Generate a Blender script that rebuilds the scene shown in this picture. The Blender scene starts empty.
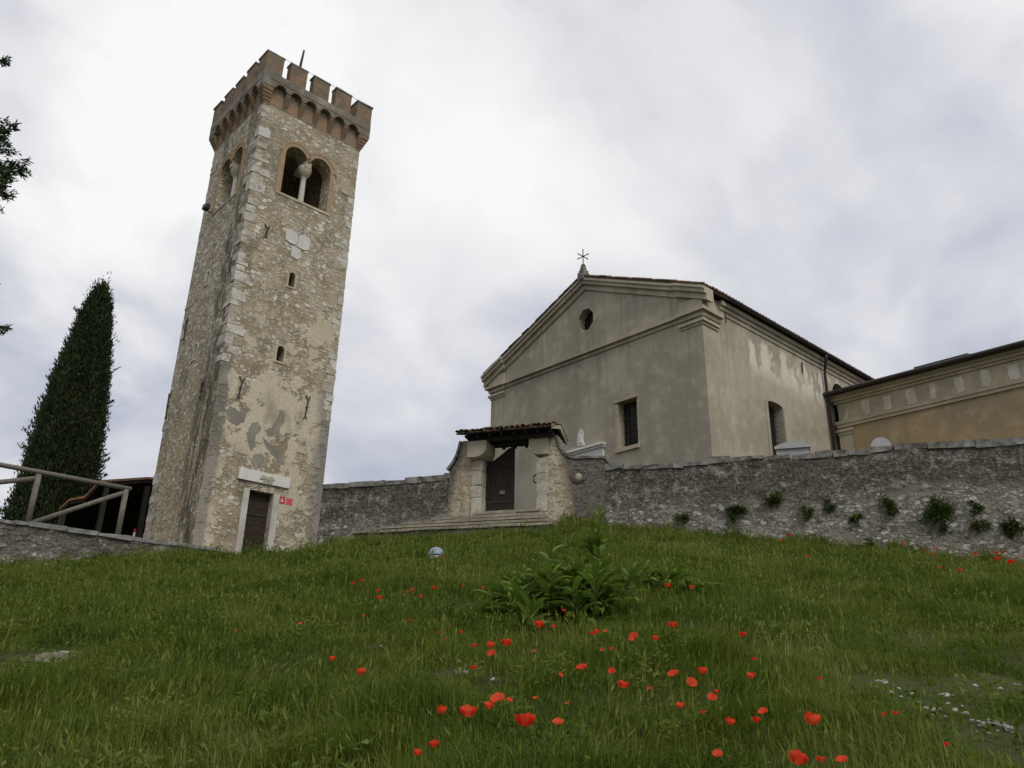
import bpy, bmesh, math, random
import numpy as np
from mathutils import Vector, Matrix, noise as mnoise

R = math.radians
rnd = random.Random(7)
C = bpy.context.scene.collection
SC = bpy.context.scene

# ------------------------------------------------------------------ camera
EYE = Vector((0, 0, 1.6)); FOC = 828.0
cd = bpy.data.cameras.new('camera'); cam = bpy.data.objects.new('camera', cd); C.objects.link(cam)
CAMROT = Matrix.Rotation(R(90 + 21.2), 4, 'X') @ Matrix.Rotation(R(1.02), 4, 'Z')
cam.matrix_world = Matrix.Translation(EYE) @ CAMROT
cd.sensor_width = 36; cd.lens = 36 * FOC / 1024; cd.clip_start = 0.05; cd.clip_end = 6000
SC.camera = cam
SC.view_settings.view_transform = 'Standard'; SC.view_settings.look = 'None'
SC.view_settings.exposure = 0.0; SC.view_settings.gamma = 1.0

# ------------------------------------------------------------------ node helpers
def nd(nt, typ, ins=None, **props):
    n = nt.nodes.new(typ)
    for k, v in props.items(): setattr(n, k, v)
    for k, v in (ins or {}).items():
        s = n.inputs[k]
        if isinstance(v, bpy.types.NodeSocket): nt.links.new(v, s)
        elif isinstance(v, bpy.types.Node): nt.links.new(v.outputs[0], s)
        else: s.default_value = v if not (isinstance(v, tuple) and len(v) == 3 and s.type == 'RGBA') else (*v, 1)
    return n
def mth(nt, op, a, b=0.5, c=None, clamp=False):
    ins = {0: a, 1: b}
    if c is not None: ins[2] = c
    return nd(nt, 'ShaderNodeMath', ins, operation=op, use_clamp=clamp).outputs[0]
def mixc(nt, f, a, b, mode='MIX'):
    n = nd(nt, 'ShaderNodeMix', None, data_type='RGBA', blend_type=mode)
    for i, v in ((0, f), (6, a), (7, b)):
        s = n.inputs[i]
        if isinstance(v, bpy.types.NodeSocket): nt.links.new(v, s)
        else: s.default_value = (*v, 1) if isinstance(v, tuple) and len(v) == 3 else v
    return n.outputs[2]
def ramp(nt, f, stops, interp='LINEAR'):
    n = nd(nt, 'ShaderNodeValToRGB', {0: f}); cr = n.color_ramp; cr.interpolation = interp
    while len(cr.elements) < len(stops): cr.elements.new(0.5)
    for e, (p, c) in zip(cr.elements, stops):
        e.position = p; e.color = (*c, 1) if isinstance(c, tuple) else (c, c, c, 1)
    return n.outputs[0]
def step(nt, f, lo, hi, a=0.0, b=1.0):
    n = nd(nt, 'ShaderNodeMapRange', {0: f, 1: lo, 2: hi, 3: a, 4: b}, interpolation_type='SMOOTHSTEP'); return n.outputs[0]
def noise(nt, vec, scale, detail=4.0, rough=0.55, dist=0.0):
    return nd(nt, 'ShaderNodeTexNoise', {'Vector': vec, 'Scale': scale, 'Detail': detail, 'Roughness': rough, 'Distortion': dist})
def vmul(nt, v, s):
    return nd(nt, 'ShaderNodeVectorMath', {0: v, 1: s}, operation='MULTIPLY').outputs[0]
def vadd(nt, v, s):
    return nd(nt, 'ShaderNodeVectorMath', {0: v, 1: s}, operation='ADD').outputs[0]
def warp(nt, v, amp, scale):
    nz = noise(nt, v, scale, 2.0).outputs['Color']
    o = nd(nt, 'ShaderNodeVectorMath', {0: nz, 1: (0.5, 0.5, 0.5)}, operation='SUBTRACT').outputs[0]
    return vadd(nt, v, vmul(nt, o, (amp, amp, amp)))
def newmat(name, rough=0.9, spec=0.2):
    m = bpy.data.materials.new(name); m.use_nodes = True; nt = m.node_tree
    b = nt.nodes['Principled BSDF']; b.inputs['Roughness'].default_value = rough
    b.inputs['Specular IOR Level'].default_value = spec
    tc = nd(nt, 'ShaderNodeTexCoord').outputs['Object']
    return m, nt, b, tc
def setc(nt, b, col): nt.links.new(col, b.inputs['Base Color'])
def bump(nt, b, h, dist=0.02, strength=0.7):
    n = nd(nt, 'ShaderNodeBump', {'Height': h, 'Distance': dist, 'Strength': strength}); nt.links.new(n.outputs[0], b.inputs['Normal'])

# ------------------------------------------------------------------ sky + sun (overcast)
w = bpy.data.worlds.new('World'); SC.world = w; w.use_nodes = True
SUN_EL, SUN_AZ = R(48), R(152)       # azimuth measured clockwise from +Y (away from the camera)
SKY_SHIFT = (22.6, 11.3, 3.1)
def build_world():
    nt = w.node_tree; bg = nt.nodes['Background']
    sky = nd(nt, 'ShaderNodeTexSky', None, sky_type='NISHITA', sun_disc=False, sun_elevation=SUN_EL, sun_rotation=SUN_AZ)
    skyc = mixc(nt, 1.0, sky.outputs[0], (0.09, 0.09, 0.09), 'MULTIPLY')
    d = nd(nt, 'ShaderNodeTexCoord').outputs['Generated']
    sp = nd(nt, 'ShaderNodeSeparateXYZ', {0: d})
    z = mth(nt, 'ADD', mth(nt, 'MAXIMUM', sp.outputs[2], 0.0), 0.42)
    u = mth(nt, 'DIVIDE', sp.outputs[0], z); v = mth(nt, 'DIVIDE', sp.outputs[1], z)
    p = vmul(nt, nd(nt, 'ShaderNodeCombineXYZ', {0: u, 1: v, 2: 0.35}).outputs[0], (1.5, 1.5, 1.0))
    rot = nd(nt, 'ShaderNodeVectorRotate', {'Vector': p, 'Angle': R(28)}, rotation_type='Z_AXIS').outputs[0]
    st = vmul(nt, rot, (1.0, 0.8, 1.0))
    n1 = noise(nt, vadd(nt, st, SKY_SHIFT), 1.25, 6.0, 0.5, 0.4).outputs[0]
    n2 = noise(nt, vadd(nt, st, (3.7, 1.2, 0)), 3.6, 4.0, 0.5, 0.3).outputs[0]
    n = mth(nt, 'ADD', mth(nt, 'MULTIPLY', n1, 0.74), mth(nt, 'MULTIPLY', n2, 0.26))
    # thin, bright part of the cloud deck
    dv = Vector((-0.4144, 0.7226, 0.5526)).normalized()
    dot = nd(nt, 'ShaderNodeVectorMath', {0: d, 1: tuple(dv)}, operation='DOT_PRODUCT').outputs['Value']
    glow = step(nt, mth(nt, 'ADD', dot, mth(nt, 'MULTIPLY', mth(nt, 'SUBTRACT', n2, 0.5), 0.06)), 0.960, 1.006)
    n = mth(nt, 'ADD', n, mth(nt, 'MULTIPLY', glow, 0.20))
    cl = ramp(nt, n, [(0.39, (0.47, 0.50, 0.61)), (0.455, (0.575, 0.597, 0.68)), (0.51, (0.69, 0.70, 0.755)), (0.58, (0.85, 0.85, 0.87)), (0.68, (1.0, 1.0, 1.0))])
    # the deck is darker away from the zenith near the ground
    hz = step(nt, sp.outputs[2], -0.05, 0.36, 0.84, 1.0)
    cl = mixc(nt, 1.0, cl, nd(nt, 'ShaderNodeCombineColor', {0: hz, 1: hz, 2: hz}).outputs[0], 'MULTIPLY')
    nt.links.new(mixc(nt, 0.94, skyc, cl), bg.inputs[0]); bg.inputs[1].default_value = 1.0
build_world()
sl = bpy.data.lights.new('sun', 'SUN'); sun = bpy.data.objects.new('sun', sl); C.objects.link(sun)
sl.energy = 1.5; sl.angle = R(26); sl.color = (1.0, 0.95, 0.87)
sdir = Vector((math.sin(SUN_AZ) * math.cos(SUN_EL), math.cos(SUN_AZ) * math.cos(SUN_EL), math.sin(SUN_EL)))
sun.rotation_euler = sdir.to_track_quat('Z', 'Y').to_euler(); sun.location = (20, -20, 40)

# ------------------------------------------------------------------ object helpers
def tag(o, label=None, cat=None, group=None, kind=None):
    if label: o['label'] = label
    if cat: o['category'] = cat
    if group: o['group'] = group
    if kind: o['kind'] = kind
    return o
def thing(name, label, cat, loc=(0, 0, 0), rz=0.0, group=None):
    o = bpy.data.objects.new(name, None); C.objects.link(o); o.empty_display_size = 0.3
    o.location = loc; o.rotation_euler = (0, 0, rz)
    return tag(o, label, cat, group)
def root_of(o):
    while o.parent: o = o.parent
    return o
class MB:
    """collects shapes; verts in local x, y and world z (the parent's base height is taken off on build)"""
    def __init__(s): s.v = []; s.f = []
    def add(s, vs, fs):
        b = len(s.v); s.v += [tuple(q) for q in vs]; s.f += [tuple(b + i for i in f) for f in fs]; return s
    def box(s, x0, x1, y0, y1, z0, z1, j=0.0, fn=None):
        vs = [(x, y, z) for z in (z0, z1) for y in (y0, y1) for x in (x0, x1)]
        if j: vs = [(a + rnd.uniform(-j, j), b + rnd.uniform(-j, j), c + rnd.uniform(-j, j)) for a, b, c in vs]
        if fn: vs = [fn(*q) for q in vs]
        return s.add(vs, [(0, 1, 3, 2), (4, 6, 7, 5), (0, 4, 5, 1), (2, 3, 7, 6), (0, 2, 6, 4), (1, 5, 7, 3)])
    def prism(s, poly, fa, fb):
        """poly: 2D outline; fa/fb map (a, b) to the two end faces"""
        n = len(poly); vs = [fa(*p) for p in poly] + [fb(*p) for p in poly]
        return s.add(vs, [tuple(range(n)), tuple(range(2 * n - 1, n - 1, -1))] + [(i, n + i, n + (i + 1) % n, (i + 1) % n) for i in range(n)])
    def tube(s, pts, r, n=8, cap=True):
        pts = [Vector(p) for p in pts]; k = len(pts); b = len(s.v)
        rs = r if isinstance(r, (list, tuple)) else [r] * k
        for i, p in enumerate(pts):
            t = (pts[min(i + 1, k - 1)] - pts[max(i - 1, 0)]).normalized()
            a = t.cross(Vector((0, 0, 1)) if abs(t.z) < 0.95 else Vector((1, 0, 0))).normalized(); c = t.cross(a)
            for q in range(n):
                g = 2 * math.pi * q / n; s.v.append(tuple(p + (a * math.cos(g) + c * math.sin(g)) * rs[i]))
        for i in range(k - 1):
            for q in range(n):
                s.f.append((b + i * n + q, b + i * n + (q + 1) % n, b + (i + 1) * n + (q + 1) % n, b + (i + 1) * n + q))
        if cap: s.f += [tuple(b + q for q in range(n - 1, -1, -1)), tuple(b + (k - 1) * n + q for q in range(n))]
        return s
    def lathe(s, prof, cx, cy, n=16):
        b = len(s.v)
        for r, z in prof:
            for q in range(n):
                g = 2 * math.pi * q / n; s.v.append((cx + r * math.cos(g), cy + r * math.sin(g), z))
        for i in range(len(prof) - 1):
            for q in range(n):
                s.f.append((b + i * n + q, b + i * n + (q + 1) % n, b + (i + 1) * n + (q + 1) % n, b + (i + 1) * n + q))
        s.f += [tuple(b + q for q in range(n - 1, -1, -1)), tuple(b + (len(prof) - 1) * n + q for q in range(n))]
        return s
    def build(s, name, mat, parent=None, smooth=False, recalc=True, zoff=None):
        z0 = zoff if zoff is not None else (root_of(parent).location.z if parent else 0.0)
        me = bpy.data.meshes.new(name)
        me.from_pydata([(a, b, c - z0) for a, b, c in s.v], [], s.f)
        if recalc:
            bm = bmesh.new(); bm.from_mesh(me); bmesh.ops.recalc_face_normals(bm, faces=bm.faces); bm.to_mesh(me); bm.free()
        if smooth: me.polygons.foreach_set('use_smooth', [True] * len(me.polygons))
        me.materials.append(mat); me.update()
        o = bpy.data.objects.new(name, me); C.objects.link(o)
        if parent: o.parent = parent
        return o
def cut(o, cutters):
    for c in cutters:
        m = o.modifiers.new('cut', 'BOOLEAN'); m.operation = 'DIFFERENCE'; m.solver = 'EXACT'; m.object = c
    bpy.context.view_layer.update()
    dg = bpy.context.evaluated_depsgraph_get()
    me = bpy.data.meshes.new_from_object(o.evaluated_get(dg))
    o.modifiers.clear(); old = o.data; o.data = me; bpy.data.meshes.remove(old)
    for c in cutters:
        m = c.data; bpy.data.objects.remove(c); bpy.data.meshes.remove(m)
def cutter(mb, parent):
    o = mb.build('cutter', MAT['plaster'], parent); return o
def arch_poly(u0, u1, z0, zs, n=12, rise=None):
    """outline of an opening with a round (or flatter) head springing at zs"""
    c = (u0 + u1) / 2; r = (u1 - u0) / 2; h = r if rise is None else rise
    return [(u0, z0), (u1, z0)] + [(c + r * math.cos(g), zs + h * math.sin(g)) for g in [math.pi * i / n for i in range(n + 1)]]
def ring(mb, c, zs, r0, r1, a0, a1, y0, y1, fn, n=14):
    for i in range(n):
        g0 = a0 + (a1 - a0) * i / n; g1 = a0 + (a1 - a0) * (i + 1) / n - 0.0
        poly = [(c + r0 * math.cos(g0), zs + r0 * math.sin(g0)), (c + r1 * math.cos(g0), zs + r1 * math.sin(g0)),
                (c + r1 * math.cos(g1), zs + r1 * math.sin(g1)), (c + r0 * math.cos(g1), zs + r0 * math.sin(g1))]
        mb.prism(poly, lambda a, b: fn(a, y0, b), lambda a, b: fn(a, y1, b))
def copy_tree(o, parent=None):
    c = o.copy(); C.objects.link(c)
    if parent: c.parent = parent
    for ch in list(o.children): copy_tree(ch, c)
    return c

# ------------------------------------------------------------------ terrain
BL = np.array([(-60, -17, -2), (-34, 6.66, 2.2), (-24, 15.8, 3.5), (-14.8, 24.2, 4.95), (-10.71, 28.02, 6.12), (-7.3, 31.1, 6.62), (-7.0, 31.23, 6.95), (-4.78, 30.5, 7.25),
               (-1.26, 29.33, 7.3), (.92, 28.6, 7.32), (1.78, 28.33, 7.42), (3.1, 27.9, 7.22), (6.14, 26.9, 6.78), (8.99, 25.95, 6.42), (11.84, 25.0, 5.98),
               (14.69, 24.07, 5.5), (25.1, 20.6, 3.9), (35.6, 17.2, 2.6), (60, 9.2, 0.5)])
def ybase(x): return np.interp(x, BL[:, 0], BL[:, 1])
def zbase(x): return np.interp(x, BL[:, 0], BL[:, 2])
def bumps(x, y):
    return (0.05 * np.sin(2.6 * x + .9 * np.sin(1.7 * y)) * np.sin(2.9 * y + .8 * np.sin(2.1 * x)) + 0.07 * np.sin(0.9 * x + 0.4 * y + 1.0) * np.sin(0.7 * y - 0.3 * x) + 0.05 * np.sin(1.9 * x - 1.3 * y + 2.0) * np.sin(1.6 * y + 0.8 * x + .5)
            + 0.025 * np.sin(4.1 * x + 1.7 * y) * np.sin(3.7 * y - 2.2 * x))
def terrain(x, y):
    x = np.asarray(x, float); y = np.asarray(y, float)
    yb = np.maximum(ybase(x), 6.0); t = y / yb
    z = np.where(t > 0, zbase(x) * np.maximum(t, 0) ** 1.04, 0.12 * y)
    fade = np.clip((1 - t) * 8, 0, 1)
    return z + bumps(x, y) * fade
def view_dir(px, py):
    d = CAMROT.to_3x3() @ Vector((px - 512, 384 - py, -FOC)); return d / math.hypot(d.x, d.y)
def meadow_spot(px, py, h):
    """where on the slope something h tall stands whose top is seen in that direction"""
    d = view_dir(px, py); prev = None
    for i in range(600):
        s = 2.0 + i * 0.06; p = EYE + d * s
        if p.z < float(terrain(p.x, p.y)) + h or p.y > float(ybase(p.x)) - 0.2: return Vector((p.x, p.y, float(terrain(p.x, p.y)))), s
    return Vector((p.x, p.y, float(terrain(p.x, p.y)))), s

# ------------------------------------------------------------------ materials
MAT = {}
def simple(name, c0, c1, scale=6.0, rough=0.85, bmp=0.006, spec=0.2, stretch=(1, 1, 1), det=5.0, metal=0.0):
    m, nt, b, tc = newmat(name, rough, spec)
    v = vmul(nt, tc, stretch)
    n = noise(nt, v, scale, det, 0.6).outputs[0]
    setc(nt, b, ramp(nt, n, [(0.32, c0), (0.68, c1)])); b.inputs['Metallic'].default_value = metal
    if bmp: bump(nt, b, n, bmp, 0.8)
    MAT[name] = m; return m

def plaster_mat(name, base, dark, light, streak=0.5, patches=0.0):
    m, nt, b, tc = newmat(name, 0.93, 0.12)
    n1 = noise(nt, tc, 0.35, 6.0, 0.62).outputs[0]; n2 = noise(nt, warp(nt, tc, 0.5, 1.0), 1.4, 6.0, 0.65).outputs[0]
    n3 = noise(nt, tc, 9.0, 5.0, 0.65).outputs[0]
    vs = noise(nt, vmul(nt, tc, (1.6, 1.6, 0.12)), 1.3, 5.0, 0.6).outputs[0]
    col = mixc(nt, step(nt, n1, 0.38, 0.62), dark, base)
    col = mixc(nt, step(nt, n2, 0.5, 0.66, 0.0, 0.5), col, light)
    col = mixc(nt, step(nt, vs, 0.50, 0.70, 0.0, streak), col, dark)
    col = mixc(nt, step(nt, n3, 0.35, 0.75, 0.0, 0.22), col, dark)
    cr = noise(nt, warp(nt, tc, 0.8, 2.0), 2.2, 8.0, 0.75).outputs[0]
    col = mixc(nt, step(nt, mth(nt, 'ABSOLUTE', mth(nt, 'SUBTRACT', cr, 0.52)), 0.0, 0.006, 0.4, 0.0), col, light)
    if patches:
        sp0 = nd(nt, 'ShaderNodeSeparateXYZ', {0: tc})                 # drip marks under the cornice line
        dr = noise(nt, vmul(nt, tc, (3.0, 3.0, 0.10)), 1.6, 5.0, 0.65).outputs[0]
        zz = step(nt, sp0.outputs[2], 5.0, 9.6); dm = mth(nt, 'MULTIPLY', step(nt, dr, 0.48, 0.66), zz)
        col = mixc(nt, mth(nt, 'MULTIPLY', dm, 0.34), col, (0.19, 0.17, 0.13))
        pt = noise(nt, warp(nt, vadd(nt, tc, (3, 9, 4)), 1.2, 0.8), 0.55, 3.0, 0.5).outputs[0]
        col = mixc(nt, step(nt, pt, 0.60, 0.625, 0, 0.35), col, (0.46, 0.415, 0.325))
        sp = nd(nt, 'ShaderNodeSeparateXYZ', {0: tc})
        pz = mth(nt, 'MULTIPLY', step(nt, sp.outputs[2], 7.4, 8.8), step(nt, sp.outputs[2], 10.2, 9.5))
        px = mth(nt, 'MULTIPLY', step(nt, sp.outputs[0], 2.0, 4.0), step(nt, sp.outputs[1], 0.3, 0.1))
        pm = mth(nt, 'MULTIPLY', mth(nt, 'MULTIPLY', pz, px), step(nt, noise(nt, vmul(nt, tc, (1, 1, .6)), 1.1, 6.0, 0.65).outputs[0], 0.44, 0.56))
        col = mixc(nt, mth(nt, 'MULTIPLY', pm, patches), col, (0.66, 0.62, 0.53))
        fp = mth(nt, 'MULTIPLY', mth(nt, 'MULTIPLY', step(nt, sp.outputs[2], 4.6, 5.4), step(nt, sp.outputs[2], 7.0, 6.2)), mth(nt, 'MULTIPLY', step(nt, sp.outputs[0], 0.8, 1.1), step(nt, sp.outputs[0], 2.2, 1.6)))
        fp = mth(nt, 'MULTIPLY', fp, step(nt, noise(nt, vmul(nt, tc, (1.5, 1, .7)), 1.6, 3.0, 0.6).outputs[0], 0.54, 0.57))
        col = mixc(nt, mth(nt, 'MULTIPLY', fp, 0.8), col, (0.5, 0.44, 0.33))
    setc(nt, b, col)
    bump(nt, b, mth(nt, 'ADD', mth(nt, 'MULTIPLY', n3, 0.5), mth(nt, 'MULTIPLY', n2, 0.7)), 0.03, 0.5)
    MAT[name] = m; return m
plaster_mat('plaster', (0.425, 0.378, 0.29), (0.315, 0.285, 0.222), (0.50, 0.452, 0.355), 0.65, 0.9)
plaster_mat('ochre_plaster', (0.40, 0.285, 0.145), (0.29, 0.235, 0.15), (0.46, 0.385, 0.265), 0.75)
plaster_mat('cream_plaster', (0.49, 0.42, 0.295), (0.37, 0.32, 0.23), (0.56, 0.50, 0.38), 0.6)
plaster_mat('faded_paint', (0.68, 0.64, 0.56), (0.52, 0.47, 0.37), (0.76, 0.73, 0.66), 0.8)
plaster_mat('cornice_stone', (0.47, 0.415, 0.315), (0.33, 0.295, 0.225), (0.56, 0.51, 0.41), 0.7)
plaster_mat('white_stone', (0.56, 0.535, 0.48), (0.40, 0.38, 0.33), (0.66, 0.64, 0.60), 0.45)
plaster_mat('pale_plaque', (0.70, 0.685, 0.64), (0.56, 0.545, 0.50), (0.80, 0.785, 0.75), 0.5)
plaster_mat('grey_cement', (0.285, 0.268, 0.215), (0.205, 0.192, 0.155), (0.36, 0.335, 0.27), 0.5)
plaster_mat('tomb_stone', (0.42, 0.42, 0.41), (0.34, 0.34, 0.33), (0.48, 0.48, 0.47), 0.3)
def dressed():
    m, nt, b, tc = newmat('dressed_stone', 0.93, 0.1); MAT['dressed_stone'] = m
    a = nd(nt, 'ShaderNodeAttribute', None, attribute_name='tint').outputs['Fac']; n = noise(nt, tc, 1.6, 6.0, 0.7).outputs[0]; f = noise(nt, tc, 9.0, 5.0, 0.7).outputs[0]
    col = ramp(nt, a, [(0, (0.36, 0.325, 0.25)), (.45, (0.51, 0.475, 0.40)), (1, (0.66, 0.635, 0.58))])
    col = mixc(nt, step(nt, n, 0.48, 0.64, 0, 0.7), col, (0.28, 0.25, 0.19)); col = mixc(nt, step(nt, f, 0.46, 0.66, 0, 0.55), col, (0.22, 0.19, 0.135))
    setc(nt, b, col); bump(nt, b, mth(nt, 'ADD', f, n), 0.04)
dressed()
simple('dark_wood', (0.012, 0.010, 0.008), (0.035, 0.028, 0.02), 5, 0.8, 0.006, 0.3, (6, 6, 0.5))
simple('door_wood', (0.016, 0.011, 0.007), (0.06, 0.042, 0.028), 3, 0.85, 0.01, 0.25, (1.2, 1.2, 9))
simple('rail_wood', (0.12, 0.107, 0.083), (0.21, 0.19, 0.155), 5, 0.85, 0.006, 0.2, (3, 3, 1))
simple('iron', (0.02, 0.018, 0.016), (0.05, 0.04, 0.034), 20, 0.7, 0.002, 0.4)
simple('gutter_metal', (0.022, 0.016, 0.013), (0.04, 0.03, 0.025), 8, 0.5, 0.0, 0.4)
simple('step_stone', (0.21, 0.185, 0.135), (0.34, 0.31, 0.25), 4, 0.92, 0.02)
simple('riser_stone', (0.10, 0.09, 0.068), (0.18, 0.165, 0.13), 4, 0.95, 0.03)  # on the risers, shade under the nosings is put into this darker colour
simple('dark_glass', (0.006, 0.006, 0.007), (0.014, 0.014, 0.014), 5, 0.35, 0.0, 0.5)
simple('bark', (0.05, 0.035, 0.025), (0.12, 0.09, 0.065), 6, 0.95, 0.03, 0.1, (4, 4, 0.7))
simple('meadow_stone', (0.17, 0.165, 0.15), (0.46, 0.455, 0.44), 9, 0.8, 0.015, 0.3)
simple('dome_paint', (0.20, 0.245, 0.31), (0.27, 0.315, 0.38), 4, 0.5, 0.002, 0.4)
simple('sign_red', (0.42, 0.02, 0.025), (0.5, 0.03, 0.035), 10, 0.4, 0.0, 0.5)
simple('sign_pink', (0.55, 0.08, 0.09), (0.6, 0.11, 0.12), 10, 0.4, 0.0, 0.5)
simple('sign_white', (0.7, 0.66, 0.62), (0.78, 0.74, 0.7), 10, 0.4, 0.0, 0.5)
simple('lamp_black', (0.01, 0.01, 0.01), (0.025, 0.025, 0.025), 10, 0.5, 0.0, 0.5)

def soft_leaf(name, stops, patch=0.6, transl=0.3, attr='tint', rough=0.6):
    m, nt, b, tc = newmat(name, rough, 0.25)
    geo = nd(nt, 'ShaderNodeNewGeometry').outputs['Position']
    a = nd(nt, 'ShaderNodeAttribute', None, attribute_name=attr).outputs['Fac']
    n = noise(nt, geo, patch, 4.0, 0.6).outputs[0]
    f = mth(nt, 'ADD', mth(nt, 'MULTIPLY', a, 0.62), mth(nt, 'MULTIPLY', mth(nt, 'SUBTRACT', n, 0.28), 0.85))
    col = ramp(nt, f, stops); setc(nt, b, col)
    t = nd(nt, 'ShaderNodeBsdfTranslucent', {0: col})
    mx = nd(nt, 'ShaderNodeMixShader', {0: transl, 1: b.outputs[0], 2: t.outputs[0]})
    nt.links.new(mx.outputs[0], nt.nodes['Material Output'].inputs['Surface'])
    MAT[name] = m; return m
soft_leaf('grass_blades', [(0.05, (0.032, 0.068, 0.005)), (0.34, (0.080, 0.128, 0.010)), (0.60, (0.150, 0.188, 0.024)), (0.84, (0.245, 0.25, 0.07)), (1.0, (0.46, 0.42, 0.25))], 0.5, 0.42)
soft_leaf('cypress_leaf', [(0.1, (0.010, 0.018, 0.006)), (0.5, (0.026, 0.042, 0.012)), (0.95, (0.075, 0.088, 0.026))], 1.2, 0.12)
soft_leaf('conifer_leaf', [(0.1, (0.012, 0.024, 0.009)), (0.5, (0.028, 0.05, 0.016)), (0.95, (0.06, 0.09, 0.025))], 1.5, 0.2)
soft_leaf('shrub_leaf', [(0.1, (0.03, 0.055, 0.014)), (0.5, (0.065, 0.10, 0.022)), (0.95, (0.13, 0.17, 0.045))], 1.5, 0.3)
soft_leaf('wall_plant_leaf', [(0.1, (0.040, 0.070, 0.014)), (0.5, (0.085, 0.125, 0.026)), (0.95, (0.15, 0.195, 0.05))], 2.0, 0.25)
soft_leaf('broad_leaf', [(0.1, (0.052, 0.105, 0.013)), (0.5, (0.120, 0.195, 0.026)), (0.95, (0.24, 0.31, 0.06))], 2.0, 0.35)
soft_leaf('poppy_petal', [(0.1, (0.66, 0.035, 0.014)), (0.5, (0.84, 0.07, 0.026)), (0.95, (0.88, 0.15, 0.055))], 3.0, 0.5)
soft_leaf('stem_green', [(0.1, (0.05, 0.075, 0.02)), (0.95, (0.10, 0.13, 0.04))], 3.0, 0.1)

def rubble(nt, tc, scale, fine, lo=.30, hi=.52, squash=1.5, amp=.16, wf=3.0):
    """rounded stones lying apart in mortar: (mask, per-stone random a, b)"""
    v = vmul(nt, warp(nt, tc, amp, wf), (1.0, 1.0, squash))
    n = nd(nt, 'ShaderNodeTexVoronoi', {'Vector': v, 'Scale': scale, 'Randomness': 0.9}, feature='F1')
    c = nd(nt, 'ShaderNodeSeparateColor', {0: n.outputs['Color']}).outputs
    th = nd(nt, 'ShaderNodeMapRange', {0: c[2], 3: lo, 4: hi}).outputs[0]
    d = mth(nt, 'ADD', mth(nt, 'SUBTRACT', th, n.outputs['Distance']), mth(nt, 'MULTIPLY', mth(nt, 'SUBTRACT', fine, .5), .35))
    return step(nt, d, -.05, .07), c[0], c[1]
def tower_mat():
    m, nt, b, tc = newmat('tower_rubble', 0.93, 0.12); MAT['tower_rubble'] = m
    sp = nd(nt, 'ShaderNodeSeparateXYZ', {0: tc}); X, Y, Z = sp.outputs[0], sp.outputs[1], sp.outputs[2]
    big = noise(nt, tc, 0.42, 5.0, 0.6).outputs[0]; mid = noise(nt, warp(nt, tc, .4, 1.5), 1.3, 6.0, 0.62).outputs[0]; fine = noise(nt, tc, 11.0, 5.0, 0.65).outputs[0]
    sm0, cr, cg = rubble(nt, tc, 3.7, fine, .28, .60); sm1, cr1, cg1 = rubble(nt, vadd(nt, tc, (3.3, 1.7, 2.1)), 6.2, fine, .30, .58)
    mortar = mixc(nt, step(nt, mid, 0.35, 0.65), (0.27, 0.218, 0.138), (0.455, 0.387, 0.275))
    mortar = mixc(nt, step(nt, fine, 0.4, 0.7, 0, 0.35), mortar, (0.16, 0.125, 0.085))
    stone = ramp(nt, cg, [(0.0, (0.33, 0.28, 0.20)), (0.3, (0.48, 0.44, 0.35)), (0.65, (0.62, 0.585, 0.50)), (1.0, (0.74, 0.72, 0.66))])
    stone = mixc(nt, step(nt, fine, 0.45, 0.75, 0, 0.4), stone, (0.25, 0.22, 0.17))
    left = step(nt, X, 0.05, 0.015)                                   # the left face is more bare stone
    hi = step(nt, Z, 5.0, 13.0)                                       # less render higher up
    pres = mth(nt, 'ADD', mth(nt, 'ADD', mth(nt, 'MULTIPLY', hi, 0.28), mth(nt, 'MULTIPLY', left, 0.4)), mth(nt, 'MULTIPLY', mth(nt, 'SUBTRACT', big, 0.5), 1.5))
    pres = mth(nt, 'ADD', pres, 0.44)
    has = step(nt, mth(nt, 'SUBTRACT', pres, cr), -0.04, 0.04)
    sm = mth(nt, 'MULTIPLY', sm0, has)
    has2 = mth(nt, 'MULTIPLY', sm1, step(nt, mth(nt, 'SUBTRACT', mth(nt, 'MULTIPLY', pres, 1.1), cr1), -0.03, 0.03))
    stone2 = ramp(nt, cg1, [(0, (0.33, 0.28, 0.20)), (0.5, (0.47, 0.43, 0.345)), (1, (0.63, 0.60, 0.54))])
    col = mixc(nt, mth(nt, 'MULTIPLY', has2, 0.8), mortar, stone2)
    col = mixc(nt, mth(nt, 'MULTIPLY', sm, 0.80), col, stone)
    # old cream render left on the lower half of the front
    low = mth(nt, 'MULTIPLY', step(nt, Z, 9.6, 6.4), mth(nt, 'SUBTRACT', 1.0, left))
    zc = mth(nt, 'SUBTRACT', 0.10, mth(nt, 'MULTIPLY', mth(nt, 'ADD', mth(nt, 'ABSOLUTE', mth(nt, 'SUBTRACT', Z, 5.4)), mth(nt, 'ABSOLUTE', mth(nt, 'SUBTRACT', X, 2.3))), 0.05))
    pl = mth(nt, 'MULTIPLY', low, step(nt, mth(nt, 'ADD', mth(nt, 'ADD', mid, mth(nt, 'MULTIPLY', big, 0.35)), zc), 0.62, 0.69))
    mid2 = mth(nt, 'MULTIPLY', mth(nt, 'SUBTRACT', 1.0, left), step(nt, noise(nt, vadd(nt, warp(nt, tc, .5, 1.2), (7, 3, 2)), 0.8, 7.0, 0.66).outputs[0], 0.52, 0.57))
    mid2 = mth(nt, 'MULTIPLY', mid2, step(nt, Z, 13.0, 9.5))
    pcol = mixc(nt, step(nt, fine, 0.35, 0.7), (0.58, 0.525, 0.40), (0.47, 0.41, 0.30))
    ren = mth(nt, 'MAXIMUM', pl, mth(nt, 'MULTIPLY', mid2, 0.8))
    col = mixc(nt, ren, col, pcol)
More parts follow.
